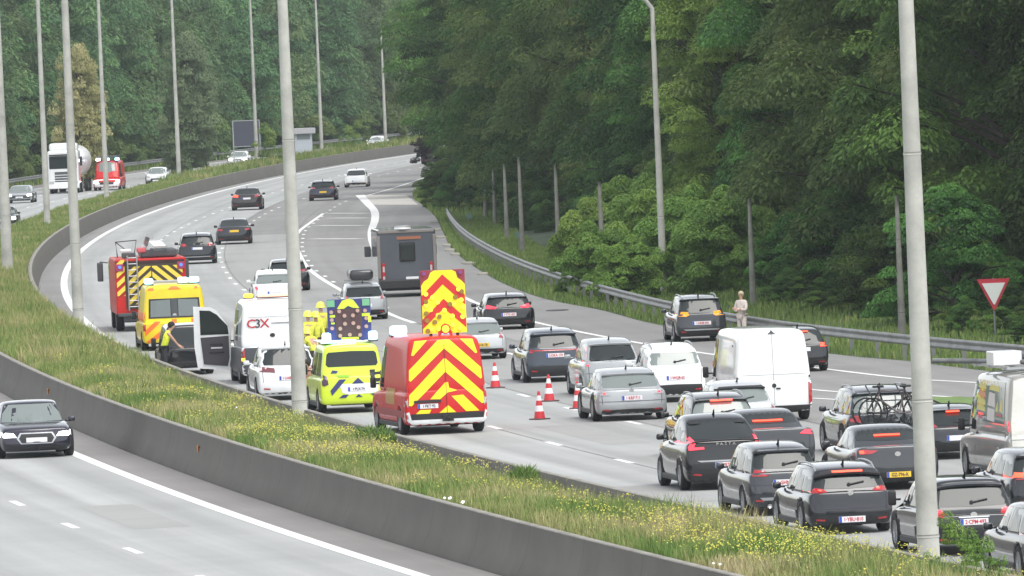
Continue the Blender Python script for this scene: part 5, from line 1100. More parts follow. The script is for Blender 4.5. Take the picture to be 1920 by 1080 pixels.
# ------------------------------------------------------------------ people
def skin_mesh(name, pts, edges, rad, m, parent, root_i=0, sub_=1):
    me = bpy.data.meshes.new(name); me.from_pydata([tuple(p) for p in pts], edges, []); o = bpy.data.objects.new(name, me); col.objects.link(o)
    md = o.modifiers.new('s', 'SKIN'); md.use_smooth_shade = True
    sv = me.skin_vertices[0].data
    for i, r in enumerate(rad): rr = r if isinstance(r, tuple) else (r, r); sv[i].radius = rr; sv[i].use_root = (i == root_i)
    if sub_: q = o.modifiers.new('u', 'SUBSURF'); q.levels = q.render_levels = sub_
    e = evald(o); bpy.data.objects.remove(o); e.name = name
    q = link(name, e, m, parent, True); return q
def person(label, loc, rz, pose, top=(COAT_C, 'coat'), legs=(TROUS, 'trousers'), hair=HAIR_B, helmet=None, h=1.7, group=None, bare=False, vest=None):
    t = thing('person', label, 'person', loc, rz, group); k = h / 1.75
    J = {'hip': (0, 0, .95), 'waist': (0, 0, 1.10), 'chest': (0, 0, 1.32), 'neck': (0, .0, 1.50), 'head0': (0, .01, 1.58), 'head': (0, .02, 1.67), 'crown': (0, .0, 1.73)}
    for s_, n in ((-1, 'l'), (1, 'r')):
        J['sh' + n] = (s_ * .19, 0, 1.43); J['el' + n] = (s_ * .24, 0, 1.15); J['wr' + n] = (s_ * .22, .06, .92); J['ha' + n] = (s_ * .22, .09, .85)
        J['hp' + n] = (s_ * .09, 0, .92); J['kn' + n] = (s_ * .11, .02, .50); J['an' + n] = (s_ * .12, -.02, .08); J['to' + n] = (s_ * .13, .14, .03)
    J.update(pose); J = {a: Vector(v) * k for a, v in J.items()}
    names = ['hip', 'waist', 'chest', 'neck', 'head0', 'head', 'crown']; rad = {'hip': (.13, .10), 'waist': (.12, .09), 'chest': (.15, .10), 'neck': .05, 'head0': .065, 'head': .085, 'crown': .05, 'sh': .055, 'el': .040, 'wr': .026, 'ha': .030, 'hp': .085, 'kn': .055, 'an': .038, 'to': .035}
    E_ = [('hip', 'waist'), ('waist', 'chest'), ('chest', 'neck'), ('neck', 'head0'), ('head0', 'head'), ('head', 'crown')]
    for n in 'lr':
        names += [a + n for a in ('sh', 'el', 'wr', 'ha', 'hp', 'kn', 'an', 'to')]; E_ += [('chest', 'sh' + n), ('sh' + n, 'el' + n), ('el' + n, 'wr' + n), ('wr' + n, 'ha' + n), ('hip', 'hp' + n), ('hp' + n, 'kn' + n), ('kn' + n, 'an' + n), ('an' + n, 'to' + n)]
    def build(nm, ns, extra, m, pts_extra=()):
        idx = {a: i for i, a in enumerate(ns)}; P = [J[a] for a in ns]
        Rr = []
        for a in ns: r = rad.get(a, rad.get(a[:-1])); r = tuple(x * k + extra for x in r) if isinstance(r, tuple) else r * k + extra; Rr.append(r)
        ed = [(idx[a], idx[c]) for a, c in E_ if a in idx and c in idx]
        for (base, q, rr) in pts_extra: P.append(Vector(q)); Rr.append(rr); ed.append((idx[base] if isinstance(base, str) else base, len(P) - 1))
        return skin_mesh(nm, P, ed, Rr, m, t)
    ex = []
    for n, s_ in (('l', -1), ('r', 1)):              # fingers and thumb
        d = (J['ha' + n] - J['wr' + n]).normalized(); sd_ = d.cross(Vector((0, 1, .2))).normalized()
        for f in range(4):
            ex.append(('ha' + n, J['ha' + n] + d * (.045 + .012 * (1 if f in (1, 2) else 0)) * k + sd_ * (f - 1.5) * .02 * k, .009)); ex.append((len(names) + len(ex) - 1, J['ha' + n] + d * (.085 + .012 * (1 if f in (1, 2) else 0)) * k + sd_ * (f - 1.5) * .022 * k + Vector((0, .015, 0)), .007))
        ex.append(('wr' + n, J['wr' + n] + d * .05 * k + sd_ * -.045 * k, .010))
    hd_ = J['head']; ex.append(('head', hd_ + Vector((0, .105, -.01)) * k, .014))   # nose
    build('body', names, 0, SKIN, ex)
    build(top[1], ['waist', 'chest', 'neck'] + (['shl', 'ell', 'wrl', 'shr', 'elr', 'wrr'] if not bare else ['shl', 'shr']) + ['hip'], .022, top[0])
    build(legs[1], ['hip', 'hpl', 'knl', 'anl', 'hpr', 'knr', 'anr'], .02, legs[0])
    for n in 'lr':
        b = new_bm(); add_box(b, J['an' + n] * .5 + J['to' + n] * .5 + Vector((0, 0, -.01)), (.10, .27, .09), bev=.03); bm_obj('shoe', b, BLACKP, t, True)
        b = new_bm(); add_box(b, (0, 0, 0), (.018, .012, .010)); o = bm_obj('eye', b, INK, t); o.location = hd_ + Vector((.032 if n == 'r' else -.032, .088, .015)) * k
    if vest: build('safety_vest', ['waist', 'chest', 'shl', 'shr'], .035, vest)
    b = new_bm()
    if helmet:
        add_lathe(b, [(.0, .155), (.06, .148), (.11, .11), (.135, .04), (.14, -.01), (.175, -.03), (.17, -.045), (.135, -.03)], 'Z', n=18); o = bm_obj('helmet', b, helmet, t, True); o.location = hd_ + Vector((0, 0, .02)); o.scale = (1, 1.12, 1)
    else:
        bmesh.ops.create_icosphere(b, subdivisions=2, radius=.108 * k)
        for v in b.verts: v.co.y *= 1.08; v.co.y -= .018; v.co.z = v.co.z * 1.08 + .03 if v.co.z > -.02 or v.co.y < 0 else .02
        o = bm_obj('hair', b, hair, t, True); o.location = hd_
    return t
def pl_at(x, yfeet): return at(x, yfeet)
CROSS = {'ell': (-.25, .06, 1.14), 'wrl': (.02, .24, 1.18), 'hal': (.11, .25, 1.20), 'elr': (.25, .06, 1.14), 'wrr': (-.02, .27, 1.13), 'har': (-.10, .26, 1.16)}
person('woman with light hair and cream coat standing with crossed arms by the guard rail', at(1393, 642), math.pi - .7, CROSS, top=(COAT_C, 'coat'), legs=(COAT_C, 'coat_skirt'), h=1.58)
def standat(x, ytop, h):                              # feet position of someone whose head top shows at (x, ytop)
    yh = YH - .042 * (x - 960); s = (ytop - yh) / (HC - h); P = atY(x, ytop, F / s); return Vector((P.x, P.y, 0))
FG = 'firefighters standing behind the police van'
BEND = {'waist': (0, .03, 1.08), 'chest': (0, .14, 1.28), 'neck': (0, .24, 1.43), 'head0': (0, .29, 1.49), 'head': (0, .34, 1.56), 'crown': (0, .36, 1.62), 'shl': (-.19, .17, 1.38), 'shr': (.19, .17, 1.38), 'ell': (-.22, .30, 1.12), 'elr': (.22, .30, 1.12), 'wrl': (-.14, .48, 1.02), 'wrr': (.14, .48, 1.02), 'hal': (-.12, .54, .98), 'har': (.12, .54, .98)}
for (x, y, lb, rz, ps, hh) in [(601, 567, 'firefighter with the highest yellow helmet, between the lamp post and the lamp board', .5, {}, 1.82), (591, 585, 'firefighter just below and left of the highest helmet', -.3, {}, 1.72), (577, 584, 'firefighter closest to the lamp post, partly hidden by it', .3, {}, 1.75),
                               (589, 608, 'firefighter with lowered head and yellow helmet, lower left of the group', .8, BEND, 1.72), (617, 609, 'firefighter in front, his rounded yellow helmet beside the lamp board', -.5, BEND, 1.74)]:
    person(lb, standat(x, y, hh + .06), rz, ps, top=(TURN, 'turnout_coat'), legs=(TURN_D, 'turnout_trousers'), helmet=HELM, h=hh, group=FG)
REACH = {'waist': (0, .04, 1.08), 'chest': (0, .12, 1.30), 'neck': (0, .2, 1.46), 'head0': (0, .24, 1.53), 'head': (0, .28, 1.61), 'crown': (0, .29, 1.67), 'shl': (-.19, .14, 1.40), 'shr': (.19, .14, 1.40), 'ell': (-.16, .34, 1.16), 'elr': (.18, .34, 1.14), 'wrl': (-.08, .46, 1.02), 'wrr': (.10, .46, .98), 'hal': (-.06, .53, .98), 'har': (.1, .53, .94)}
person('dark-haired person in a yellow vest leaning forward beside the ambulance', standat(305, 607, 1.68), -1.45, REACH, top=(VEST, 'jersey'), hair=HAIR_D, h=1.74, bare=True, vest=VEST)
KN = {'hip': (0, 0, .55), 'waist': (0, .03, .70), 'chest': (0, .10, .92), 'neck': (0, .14, 1.10), 'head0': (0, .17, 1.17), 'head': (0, .20, 1.26), 'crown': (0, .20, 1.32), 'shl': (-.19, .1, 1.03), 'shr': (.19, .1, 1.03), 'ell': (-.24, .2, .78), 'elr': (.24, .2, .78), 'wrl': (-.15, .38, .70), 'wrr': (.15, .38, .70), 'hal': (-.1, .44, .70), 'har': (.1, .44, .70), 'hpl': (-.09, 0, .50), 'hpr': (.09, 0, .50), 'knl': (-.14, .42, .50), 'knr': (.14, .42, .50), 'anl': (-.13, .32, .08), 'anr': (.13, .32, .08), 'tol': (-.13, .46, .03), 'tor': (.13, .46, .03)}
person('dark-haired person in a peach top crouching between the white car and the police van', standat(584, 679, 1.27), 2.4, KN, top=(mat('peach_top', (.60, .33, .24), rough=.8), 'shirt'), hair=HAIR_D, h=1.70)

# ------------------------------------------------------------------ cones
CR_ = mat('cone_red', (.58, .035, .045), rough=.5); CW_ = mat('cone_white', (.78, .78, .78), rough=.45)
def cone(x, y, lb, hh=.74):
    P = at(x, y); t = thing('traffic_cone', lb, 'traffic cone', P, rng.uniform(0, 1), 'red and white cones closing the lane')
    b = new_bm(); add_box(b, (0, 0, .02), (.40, .40, .04), bev=.012); bm_obj('base', b, mat('cone_base', (.10, .06, .06), rough=.8), t)
    def rr(z): return .155 - .125 * z / hh
    for i, (z0, z1, m_) in enumerate([(.04, .22, CR_), (.22, .37, CW_), (.37, .50, CR_), (.50, .63, CW_), (.63, hh, CR_)]):
        b = new_bm(); add_tube(b, [(0, 0, z0), (0, 0, z1)], rr(z0), 18, rr(z1)); bm_obj('red_band' if m_ is CR_ else 'white_band', b, m_, t, False)
    return t
cone(929, 728, 'cone farthest back, right of the red fire van'); cone(1030, 753, 'cone in the middle of the lane, left of the silver estate'); cone(1012, 787, 'nearest cone, standing lowest of the four'); cone(1084, 767, 'rightmost cone, just left of the silver hatchback')

# ------------------------------------------------------------------ signs and roadside things
P = at(1867, 640); t = thing('give_way_sign', 'red and white inverted triangle give-way sign behind the guard rail', 'road sign', (P.x, P.y, 0), 0)
s_ = F / P.y; b = new_bm(); add_tube(b, [(0, 0, 0), (0, 0, 1.95)], .035, 8); bm_obj('pole', b, GALV, t)
def tri(w_, h_, z, y, m, nm, par):
    q = bmesh.new(); c = .06 * w_; f = q.faces.new([q.verts.new(p) for p in [(-w_ / 2, y, z), (-w_ / 2 + c * .5, y, z - c), (-c * .5, y, z - h_), (c * .5, y, z - h_), (w_ / 2 - c * .5, y, z - c), (w_ / 2, y, z)]]); r = bmesh.ops.extrude_face_region(q, geom=[f])
    for v in [g_ for g_ in r['geom'] if isinstance(g_, bmesh.types.BMVert)]: v.co.y += .02
    bmesh.ops.recalc_face_normals(q, faces=q.faces[:]); return bm_obj(nm, q, m, par)
o = tri(1.02, .96, 1.93, -.05, mat('sign_red', (.42, .02, .035), rough=.5), 'sign_plate', t); tri(.72, .66, 1.80, -.075, mat('sign_white', (.62, .64, .60), rough=.5), 'white_field', o)
for (x, y, lb) in [(881, 432, 'tiny pale round sign at the far end of the guard rail'), (974, 470, 'tiny teal sign plate between the pale posts')]:
    P = at(x, y); t = thing('small_sign', lb, 'road sign', P, 0, 'small roadside signs'); b = new_bm(); add_tube(b, [(0, 0, 0), (0, 0, .8)], .03, 6); bm_obj('pole', b, GALV, t); b = new_bm(); add_box(b, (0, -.04, .75), (.30, .03, .26), bev=.01); bm_obj('sign_plate', b, mat('sign_teal', (.08, .15, .13), rough=.6), t)
P = atY(463, 275, 900); t = thing('sign_panel', 'dark blank sign panel with pale frame beyond the oncoming carriageway', 'sign', (P.x, 900, 0), .1); h0 = P.z
b = new_bm(); add_box(b, (0, 0, h0 + 1.15), (2.35, .10, 2.2), bev=.02); bm_obj('panel', b, mat('panel_dark', (.055, .06, .085), rough=.6), t)
for x in (-1.17, 1.17):
    b = new_bm(); add_box(b, (x, 0, (h0 + 2.3) / 2), (.09, .14, h0 + 2.3)); bm_obj('post', b, ALU, t)
b = new_bm(); add_box(b, (0, 0, h0 + 2.3), (2.4, .14, .07)); bm_obj('frame_top', b, ALU, t); b = new_bm(); add_box(b, (0, 0, h0 + .03), (2.4, .14, .07)); bm_obj('frame_bottom', b, ALU, t)
P = atY(566, 272, 985); t = thing('roadside_cabin', 'small pale cabin with overhanging light roof beyond the verge', 'cabin', (P.x, 985, 0), .25); h0 = max(0, P.z)
b = new_bm(); add_box(b, (0, 0, (h0 + 1.2) / 2), (1.7, 1.6, h0 + 1.2)); bm_obj('wall', b, mat('cabin_wall', (.42, .46, .50), rough=.6), t); b = new_bm(); add_box(b, (0, 0, h0 + 1.35), (2.3, 2.2, .55), bev=.05); bm_obj('roof', b, mat('cabin_roof', (.40, .40, .41), rough=.6), t)
b = new_bm(); add_box(b, (0, -.81, h0 + .8), (1.3, .04, .5)); bm_obj('window', b, GLASS_L, t)
KS = [(820, 432), (826, 446), (838, 461), (855, 478), (880, 495), (845, 470), (905, 515), (812, 418), (1040, 578), (1100, 585), (1350, 632)]
for i, (x, y) in enumerate(KS[:8]):
    P = at(x, y); b = new_bm(); add_box(b, (0, 0, .02), (.35 + .2 * rng.random(), 1.6 + rng.random(), .14), bev=.04); o = bm_obj('kerb_stone', b, mat('old_kerb', (.34, .32, .27), rough=.95, noise=.25, nscale=2), None); o.location = P; o.rotation_euler = (0, 0, rng.uniform(.0, .12)); tag(o, 'broken pale kerb stone along the asphalt edge right of the motorhome', 'kerb stone', 'kerb stones along the slip road')
P = at(1045, 582); b = new_bm(); add_cyl(b, (0, 0, .008), .42, .02, n=20); o = bm_obj('drain_cover', b, mat('iron_cover', (.05, .05, .05), rough=.7), None); o.location = P; o.scale = (1, 2.2, 1); tag(o, 'dark drain cover in the asphalt of the hard shoulder', 'drain cover')
# ------------------------------------------------------------------ vegetation
def leaves(Cn, N, size, tint, asp=.5, r=rng, bias=None):
    """diamond leaves: centres, outward normals -> verts, faces, tint"""
    n = len(Cn); a = r.normal(size=(n, 3)); a = a if bias is None else a * .45 + bias; a -= (a * N).sum(1)[:, None] * N; a /= np.linalg.norm(a, axis=1)[:, None] + 1e-9
    b = np.cross(N, a); s = (size * r.uniform(.6, 1.3, n))[:, None]
    tip = a * s; sd_ = b * s * asp; fold = N * s * .12
    V = np.stack([Cn - tip, Cn - sd_ + fold, Cn + tip * 1.0, Cn + sd_ + fold], 1).reshape(-1, 3)
    Fc = np.arange(n * 4).reshape(n, 4); return V, Fc, np.repeat(tint, 4)
def unit(n, r): v = r.normal(size=(n, 3)); return v / np.linalg.norm(v, axis=1)[:, None]
def bough(c, rx, rz, m, droop, size, r, dirv_=None):
    u = unit(m, r); rad = r.uniform(.55, 1.05, m)[:, None] ** .6; P = u * rad * np.array([rx, rx, rz])
    low = P[:, 2] < 0; P[low, 2] *= .5
    d = np.hypot(P[:, 0], P[:, 1]); P[:, 2] -= droop * (d / rx) ** 2 * rz
    N = u * .6 + np.array([0, 0, .65]) + r.normal(size=(m, 3)) * .42; N /= np.linalg.norm(N, axis=1)[:, None]
    return P + c, N
def crown_mesh(seed, h, R0, nb, m, size, droop=.6, z0=.06, prof=None, flat=.42):
    r = np.random.default_rng(seed); Vs = []; Fs = []; Ts = []; o = 0; limbs = []
    prof = prof or (lambda t: np.interp(t, [0, .15, .4, .7, .9, 1], [.62, .9, 1, .86, .5, .12]))
    for i in range(nb):
        t = (i + r.random()) / nb; t = z0 + (1 - z0) * t; z = h * t; rr = R0 * float(prof(t)) * r.uniform(.55, 1.12); az = r.uniform(0, 2 * math.pi)
        c = np.array([rr * math.cos(az), rr * math.sin(az), z + r.normal() * .3]); bs = R0 * r.uniform(.13, .32)
        if r.random() < .25: c[:2] *= .45
        P, N = bough(c, bs, bs * flat * r.uniform(.8, 1.4), int(m * (bs / R0 / .22) ** 2), droop, size, r)
        bt = np.clip(r.normal(.36, .36) + .30 * (P[:, 2] - c[2]) / (bs * flat), 0, 1) * .6 + r.random(len(P)) * .4  # lit bough tops and darker clumps put into the leaf tint
        bi = P - c; bi[:, 2] = 0; bi /= np.linalg.norm(bi, axis=1)[:, None] + 1e-6; bi[:, 2] = -.75; V, Fc, T = leaves(P, N, size, bt, .40, r, bi); Vs.append(V); Fs.append(Fc + o); Ts.append(T); o += len(V)
        if i % 3 == 0: limbs.append(c)
    return np.vstack(Vs), np.vstack(Fs), np.concatenate(Ts), limbs
def proto_mesh(name, V, Fc, attr, m):
    n, k = Fc.shape; me = bpy.data.meshes.new(name); me.vertices.add(len(V)); me.vertices.foreach_set('co', np.asarray(V, np.float32).ravel())
    me.loops.add(n * k); me.loops.foreach_set('vertex_index', np.asarray(Fc, np.int32).ravel()); me.polygons.add(n); me.polygons.foreach_set('loop_start', np.arange(0, n * k, k, dtype=np.int32)); me.update(calc_edges=True)
    a = me.attributes.new('tint', 'FLOAT', 'POINT'); a.data.foreach_set('value', np.asarray(attr, np.float32)); me.materials.append(m); return me
def trunk_mesh(name, h, r0, limbs, n=8):
    b = new_bm(); r = random.Random(len(limbs)); pts = [(r.uniform(-.12, .12) * i, r.uniform(-.12, .12) * i, h * .92 * i / 7) for i in range(8)]; add_tube(b, pts, r0, 8, r0 * .18)
    for c in limbs:
        z = max(.6, c[2] * .72); i = min(7, z / (h * .92) * 7); f = i - int(i); p0 = Vector(pts[int(i)]); p1 = Vector(pts[min(7, int(i) + 1)]); s = p0.lerp(p1, f); c = Vector(c)
        add_tube(b, [s, s.lerp(c, .5) + Vector((0, 0, .25)), c], r0 * .28, 5, r0 * .07)
    me = bpy.data.meshes.new(name); b.to_mesh(me); b.free(); me.materials.append(BARK); me.shade_smooth(); return me
TREES = {}
def tree_proto(key, seed, h, R0, nb, m, size, mt, **k):
    V, Fc, T, L = crown_mesh(seed, h, R0, nb, m, size, **k)
    TREES[key] = (proto_mesh('crown', V, Fc, T, mt), trunk_mesh('trunk', h, .16 + h * .012 if h > 4 else .012 * h, L))
def tree(key, x, y, label, group, s=1.0, rz=None, z=-.1, sz=None, name='tree', mt=None, cat='tree'):
    t = thing(name, label, cat, (x, y, z), rng.uniform(0, 6.28) if rz is None else rz, group); cm, tm = TREES[key]
    t.scale = (s, s, s if sz is None else sz)
    a = bpy.data.objects.new('crown', cm); col.objects.link(a); a.parent = t; b = bpy.data.objects.new('trunk', tm); col.objects.link(b); b.parent = t
    if mt: a.material_slots[0].link = 'OBJECT'; a.material_slots[0].material = mt
    return t
LEAF_W = foliage_mat('warm_foliage', (.085, .13, .035), (.20, .26, .075), trans=.35, obj_rand=.15)
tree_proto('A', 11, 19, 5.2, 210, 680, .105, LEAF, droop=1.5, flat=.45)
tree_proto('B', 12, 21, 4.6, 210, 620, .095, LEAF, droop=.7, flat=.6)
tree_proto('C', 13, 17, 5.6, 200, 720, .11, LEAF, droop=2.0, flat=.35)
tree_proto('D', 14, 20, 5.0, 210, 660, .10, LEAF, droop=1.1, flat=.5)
tree_proto('U', 15, 5.5, 3.0, 70, 520, .09, LEAF, droop=.6, z0=.0, prof=lambda t: np.interp(t, [0, .3, .8, 1], [1, 1, .7, .3]))
tree_proto('V', 16, 3.4, 2.3, 80, 560, .085, LEAF2, droop=1.0, z0=.0, prof=lambda t: np.interp(t, [0, .3, .8, 1], [1, 1, .75, .3]))
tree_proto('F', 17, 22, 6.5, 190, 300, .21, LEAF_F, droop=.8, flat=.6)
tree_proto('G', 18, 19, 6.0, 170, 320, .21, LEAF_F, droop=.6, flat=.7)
tree_proto('S', 19, 2.6, 1.2, 40, 260, .06, LEAF_P, droop=.3, z0=.55, prof=lambda t: 1.0, flat=.8)
tree_proto('W', 20, .8, .7, 18, 200, .035, LEAF2, droop=.2, z0=.05, prof=lambda t: np.interp(t, [0, .5, 1], [1, .9, .4]), flat=.8)
tree_proto('O', 21, 19, 6.2, 190, 560, .13, LEAF, droop=1.2, z0=.20, prof=lambda t: np.interp(t, [.2, .35, .6, .85, 1], [.7, 1, 1, .75, .3]), flat=.45)
# right wood: rows following the guard rail
GR = ['front row of the wood on the right', 'second row of the wood on the right', 'back row of the wood on the right']
def wood_x(y): return RAILx(y)
y = 296.0
while y < 1010:
    ks = 'ABCD'
    for row, (dx, dy, sc) in enumerate([(12.2, 0, 1.0), (20, 3.8, 1.25)]):
        if row == 1 and int(y * 10) % 3 == 0: continue
        yy = y + dy + rng.uniform(-1.4, 1.4); x = wood_x(yy) + dx + rng.uniform(-1.0, 1.0)
        if yy < 340 and row == 0: x += 3.5
        if yy > 500: x -= min(6.5, (yy - 500) * .07)
        if yy > 620: x += min(11.5, (yy - 620) * .11)
        k_ = ks[int(rng.integers(0, 4))]; s_ = sc * rng.uniform(.82, 1.12)
        lb = ['tall leafy tree in the front row of the wood, boughs reaching towards the guard rail', 'tall dark tree in the second row of the wood on the right'][row]
        if yy < 620: lb = uniq(['leafy tree in the front row', 'dark tree in the second row'][row], x, yy, lb)
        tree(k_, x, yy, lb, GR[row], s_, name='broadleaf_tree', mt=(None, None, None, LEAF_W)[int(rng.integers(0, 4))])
    y += 7.0 if y < 620 else 9.5
# undergrowth along the wood edge
y = 296.0
while y < 640:
    if y < 330: x = wood_x(y) + 10.5
    else: x = wood_x(y) + rng.uniform(6.6, 8.6) - (0 if y < 500 else min(4, (y - 500) * .04))
    tree('U', x, y, uniq('dark undergrowth bush', x, y, 'dark bush in the undergrowth at the foot of the wood'), 'undergrowth bushes at the wood edge', rng.uniform(.45, .8), name='bush', cat='bush'); y += rng.uniform(3.6, 5.4)
y = 298.0
while y < 400:
    tree('U', wood_x(y) + rng.uniform(5.0, 9.0), y, 'low shrub in the strip between the guard rail and the wood', 'low shrubs behind the guard rail', rng.uniform(.16, .34), name='shrub', cat='bush', sz=rng.uniform(.15, .27)); y += 2.1
# bright bushes beside the guard rail
for (a, b, s_) in [(1105, 562, .72), (1140, 572, .62), (1095, 535, .85), (1140, 525, .95), (1185, 535, 1.0), (1225, 545, .95), (1265, 548, 1.0), (1310, 556, 1.0), (1200, 505, 1.1), (1250, 505, 1.15), (1300, 515, 1.2), (1350, 560, .95), (1352, 520, 1.15), (1130, 500, .9), (1385, 540, .9)]:
    P = at(a, b); tree('V', P.x + .6, P.y + 3, uniq('bright green thicket bush', P.x + .6, P.y + 3, 'bright green bush in the thicket growing over the guard rail'), 'bright green bushes by the guard rail', s_, name='bush', cat='bush')
for (a, b, s_) in [(818, 390, .5), (838, 385, .6), (812, 376, .42), (852, 398, .5), (862, 378, .7)]:
    P = at(a, b); tree('U', P.x + .3, P.y + 2, 'dark green bush at the far end of the guard rail', 'dark bushes beside the slip road bend', s_, name='bush', cat='bush')
t = tree('B', 9.6, 420, 'bright lime green tree standing out of the dark wood right of the bent lamp post', None, .72, name='broadleaf_tree', mt=LEAF2)
P = at(814, 337); tree('S', P.x, P.y, 'little tree with purple crown and thin trunk beside the far bend', None, 1.25, name='small_tree')
for (Y_, dx, s_) in [(700, 5.6, .95), (725, 5.0, .95), (752, 6.0, 1.0), (675, 5.6, .95), (790, 9.0, 1.1)]:
    tree('O', RBx(Y_) + dx, Y_, 'tall tree leaning over the far bend of the motorway', 'trees overhanging the far bend', s_, name='broadleaf_tree')
# left and far woods
for row in range(2):
    y = 800.0
    while y < 1330:
        x = float(E(min(y, 1240))) - 27 - row * 8 - rng.uniform(0, 3)
        if y > 1180: x = float(E(1180)) - 27 + (y - 1180) * .6 - row * 6
        tree('FG'[int(rng.integers(0, 2))], x, y + row * 3, ['tree in the front row of the distant wood beyond the oncoming lanes', 'tree in the middle row of the distant wood beyond the oncoming lanes', 'tree at the back of the distant wood beyond the oncoming lanes'][row], ['front row of the distant wood', 'middle row of the distant wood', 'back row of the distant wood'][row], rng.uniform(.8, 1.15), name='broadleaf_tree')
        y += 10.0
for row in range(1):                                   # wood closing the view behind the bend
    for x in np.arange(-60, 75, 8.0):
        tree('FG'[int(rng.integers(0, 2))], x + rng.uniform(-2, 2), 1300 + row * 14 + (x > 10) * -40, 'tree in the wood closing the view behind the bend', 'wood behind the bend', rng.uniform(1.0, 1.3), name='broadleaf_tree')
P = atY(150, 230, 800); t = tree('G', P.x, 800, 'yellow-brown blossoming tree behind the tanker truck', None, .36, name='broadleaf_tree', mt=LEAF_Y, sz=.58)
P = atY(355, 250, 850); t = tree('G', P.x, 850, 'pale grey-green rounded tree in the distant wood', None, .42, name='broadleaf_tree', mt=foliage_mat('pale_foliage', (.14, .20, .10), (.28, .35, .18), obj_rand=.05), sz=.62)
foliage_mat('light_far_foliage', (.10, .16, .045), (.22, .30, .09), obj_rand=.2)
for q in range(26):
    Y_ = 800 + q * 15 + rng.uniform(-4, 4)
    tree('V', float(E(min(Y_, 1240))) - 24.6 - rng.uniform(0, 1.5), Y_, 'light green bush at the foot of the distant wood', 'light bushes below the distant wood', rng.uniform(.9, 2.1), name='bush', mt=bpy.data.materials['light_far_foliage'], cat='bush', z=-.3)
# rising ground added behind the far trees to block the sky
V = []; Fc = []; xs = np.linspace(-400, 400, 60); ys = np.linspace(1360, 1700, 12)
for j, yy in enumerate(ys):
    for xx in xs: V.append((xx, yy, -1 + 34 * (1 - math.exp(-j / 2.2)) + 3 * math.sin(xx * .11 + j)))
for j in range(11):
    for i in range(59): Fc.append((j * 60 + i, j * 60 + i + 1, (j + 1) * 60 + i + 1, (j + 1) * 60 + i))
st(np_mesh('sky_block_hill', V, Fc, mat('sky_block_slope', (.045, .07, .035), rough=.95, noise=.4, nscale=.15, bump=.8, bscale=.3), smooth=True))

V = []; Fc = []; ys = np.arange(280, 1100, 10.)  # ground behind the rail; its steep rear is added to block the sky
for q, (dx, z) in enumerate([(2.5, -.1), (8, .3), (18, 1.0), (24, 6), (28, 15), (36, 22), (80, 24)]):
    for yy in ys: V.append((wood_x(yy) + dx, yy, z))
m_ = len(ys)
for q in range(6):
    for i in range(m_ - 1): Fc.append((q * m_ + i, (q + 1) * m_ + i, (q + 1) * m_ + i + 1, q * m_ + i + 1))
st(np_mesh('sky_block_bank', V, Fc, bpy.data.materials['sky_block_slope'], smooth=True))
# ---- grass blades
def noise2(x, y, s, seed):
    r = np.random.default_rng(seed); a = r.uniform(0, 6.28, 8); f = r.uniform(.5, 1.6, 8) / s; ph = r.uniform(0, 6.28, 8)
    return sum(np.sin((x * np.cos(q) + y * np.sin(q)) * g * 6.28 + p) for q, g, p in zip(a, f, ph)) / 4.0
def blades(P, h, wd, tint, lean=.35, r=rng):
    n = len(P); az = r.uniform(0, 2 * math.pi, n); side = np.stack([np.cos(az), np.sin(az), np.zeros(n)], 1) * (wd / 2)[:, None]
    la = r.uniform(0, 2 * math.pi, n); ln = np.stack([np.cos(la), np.sin(la), np.zeros(n)], 1) * (h * lean * r.uniform(.2, 1.3, n))[:, None]; up = np.zeros((n, 3)); up[:, 2] = h
    V = np.stack([P - side, P + side, P + side * .7 + ln * .35 + up * .6, P - side * .7 + ln * .35 + up * .6, P + ln + up], 1).reshape(-1, 3)
    i = np.arange(n)[:, None] * 5
    Fc = np.vstack([np.hstack([i, i + 1, i + 2]), np.hstack([i, i + 2, i + 3]), np.hstack([i + 3, i + 2, i + 4])]); return V, Fc, np.repeat(tint, 5)
def med_points(n, y0, y1, t0=.02, t1=.97, r=rng):
    y = r.uniform(y0, y1, n); t = r.uniform(t0, t1, n); x = E(y); d = (E(y + 1) - E(y - 1)) / 2; k = 1 / np.sqrt(1 + d * d); o = -5.42 + 3.9 * t
    X = x + k * o; Yy = y - d * k * o; Z = med_z(t, y); return np.stack([X, Yy, Z], 1), t
Vs = []; Fs = []; Ts = []; o = 0
for (n, y0, y1, wd, hh) in [(120000, 150, 300, .022, .24), (70000, 300, 480, .035, .30), (60000, 480, 760, .055, .26), (45000, 760, 1150, .09, .50)]:
    P, t = med_points(n, y0, y1); q = noise2(P[:, 0], P[:, 1], 9, 3) + .5 * noise2(P[:, 0], P[:, 1], 2.2, 4)
    h = hh * np.clip(1 + .45 * noise2(P[:, 0], P[:, 1], 3.0, 5) + .35 * (P[:, 1] > 300) * (P[:, 1] < 470), .3, 2.2) * rng.uniform(.5, 1.35, n)
    tint = np.clip(.50 + .27 * q - .10 + rng.normal(0, .14, n), 0, 1); tint = np.where(P[:, 1] > 480, tint * .8, tint)
    h = h * np.where((P[:, 1] < 192) & (t > .45), 1.7, 1.0)
    V, Fc, T = blades(P, h, np.full(n, wd) * rng.uniform(.6, 1.3, n), tint); Vs.append(V); Fs.append(Fc + o); Ts.append(T); o += len(V)
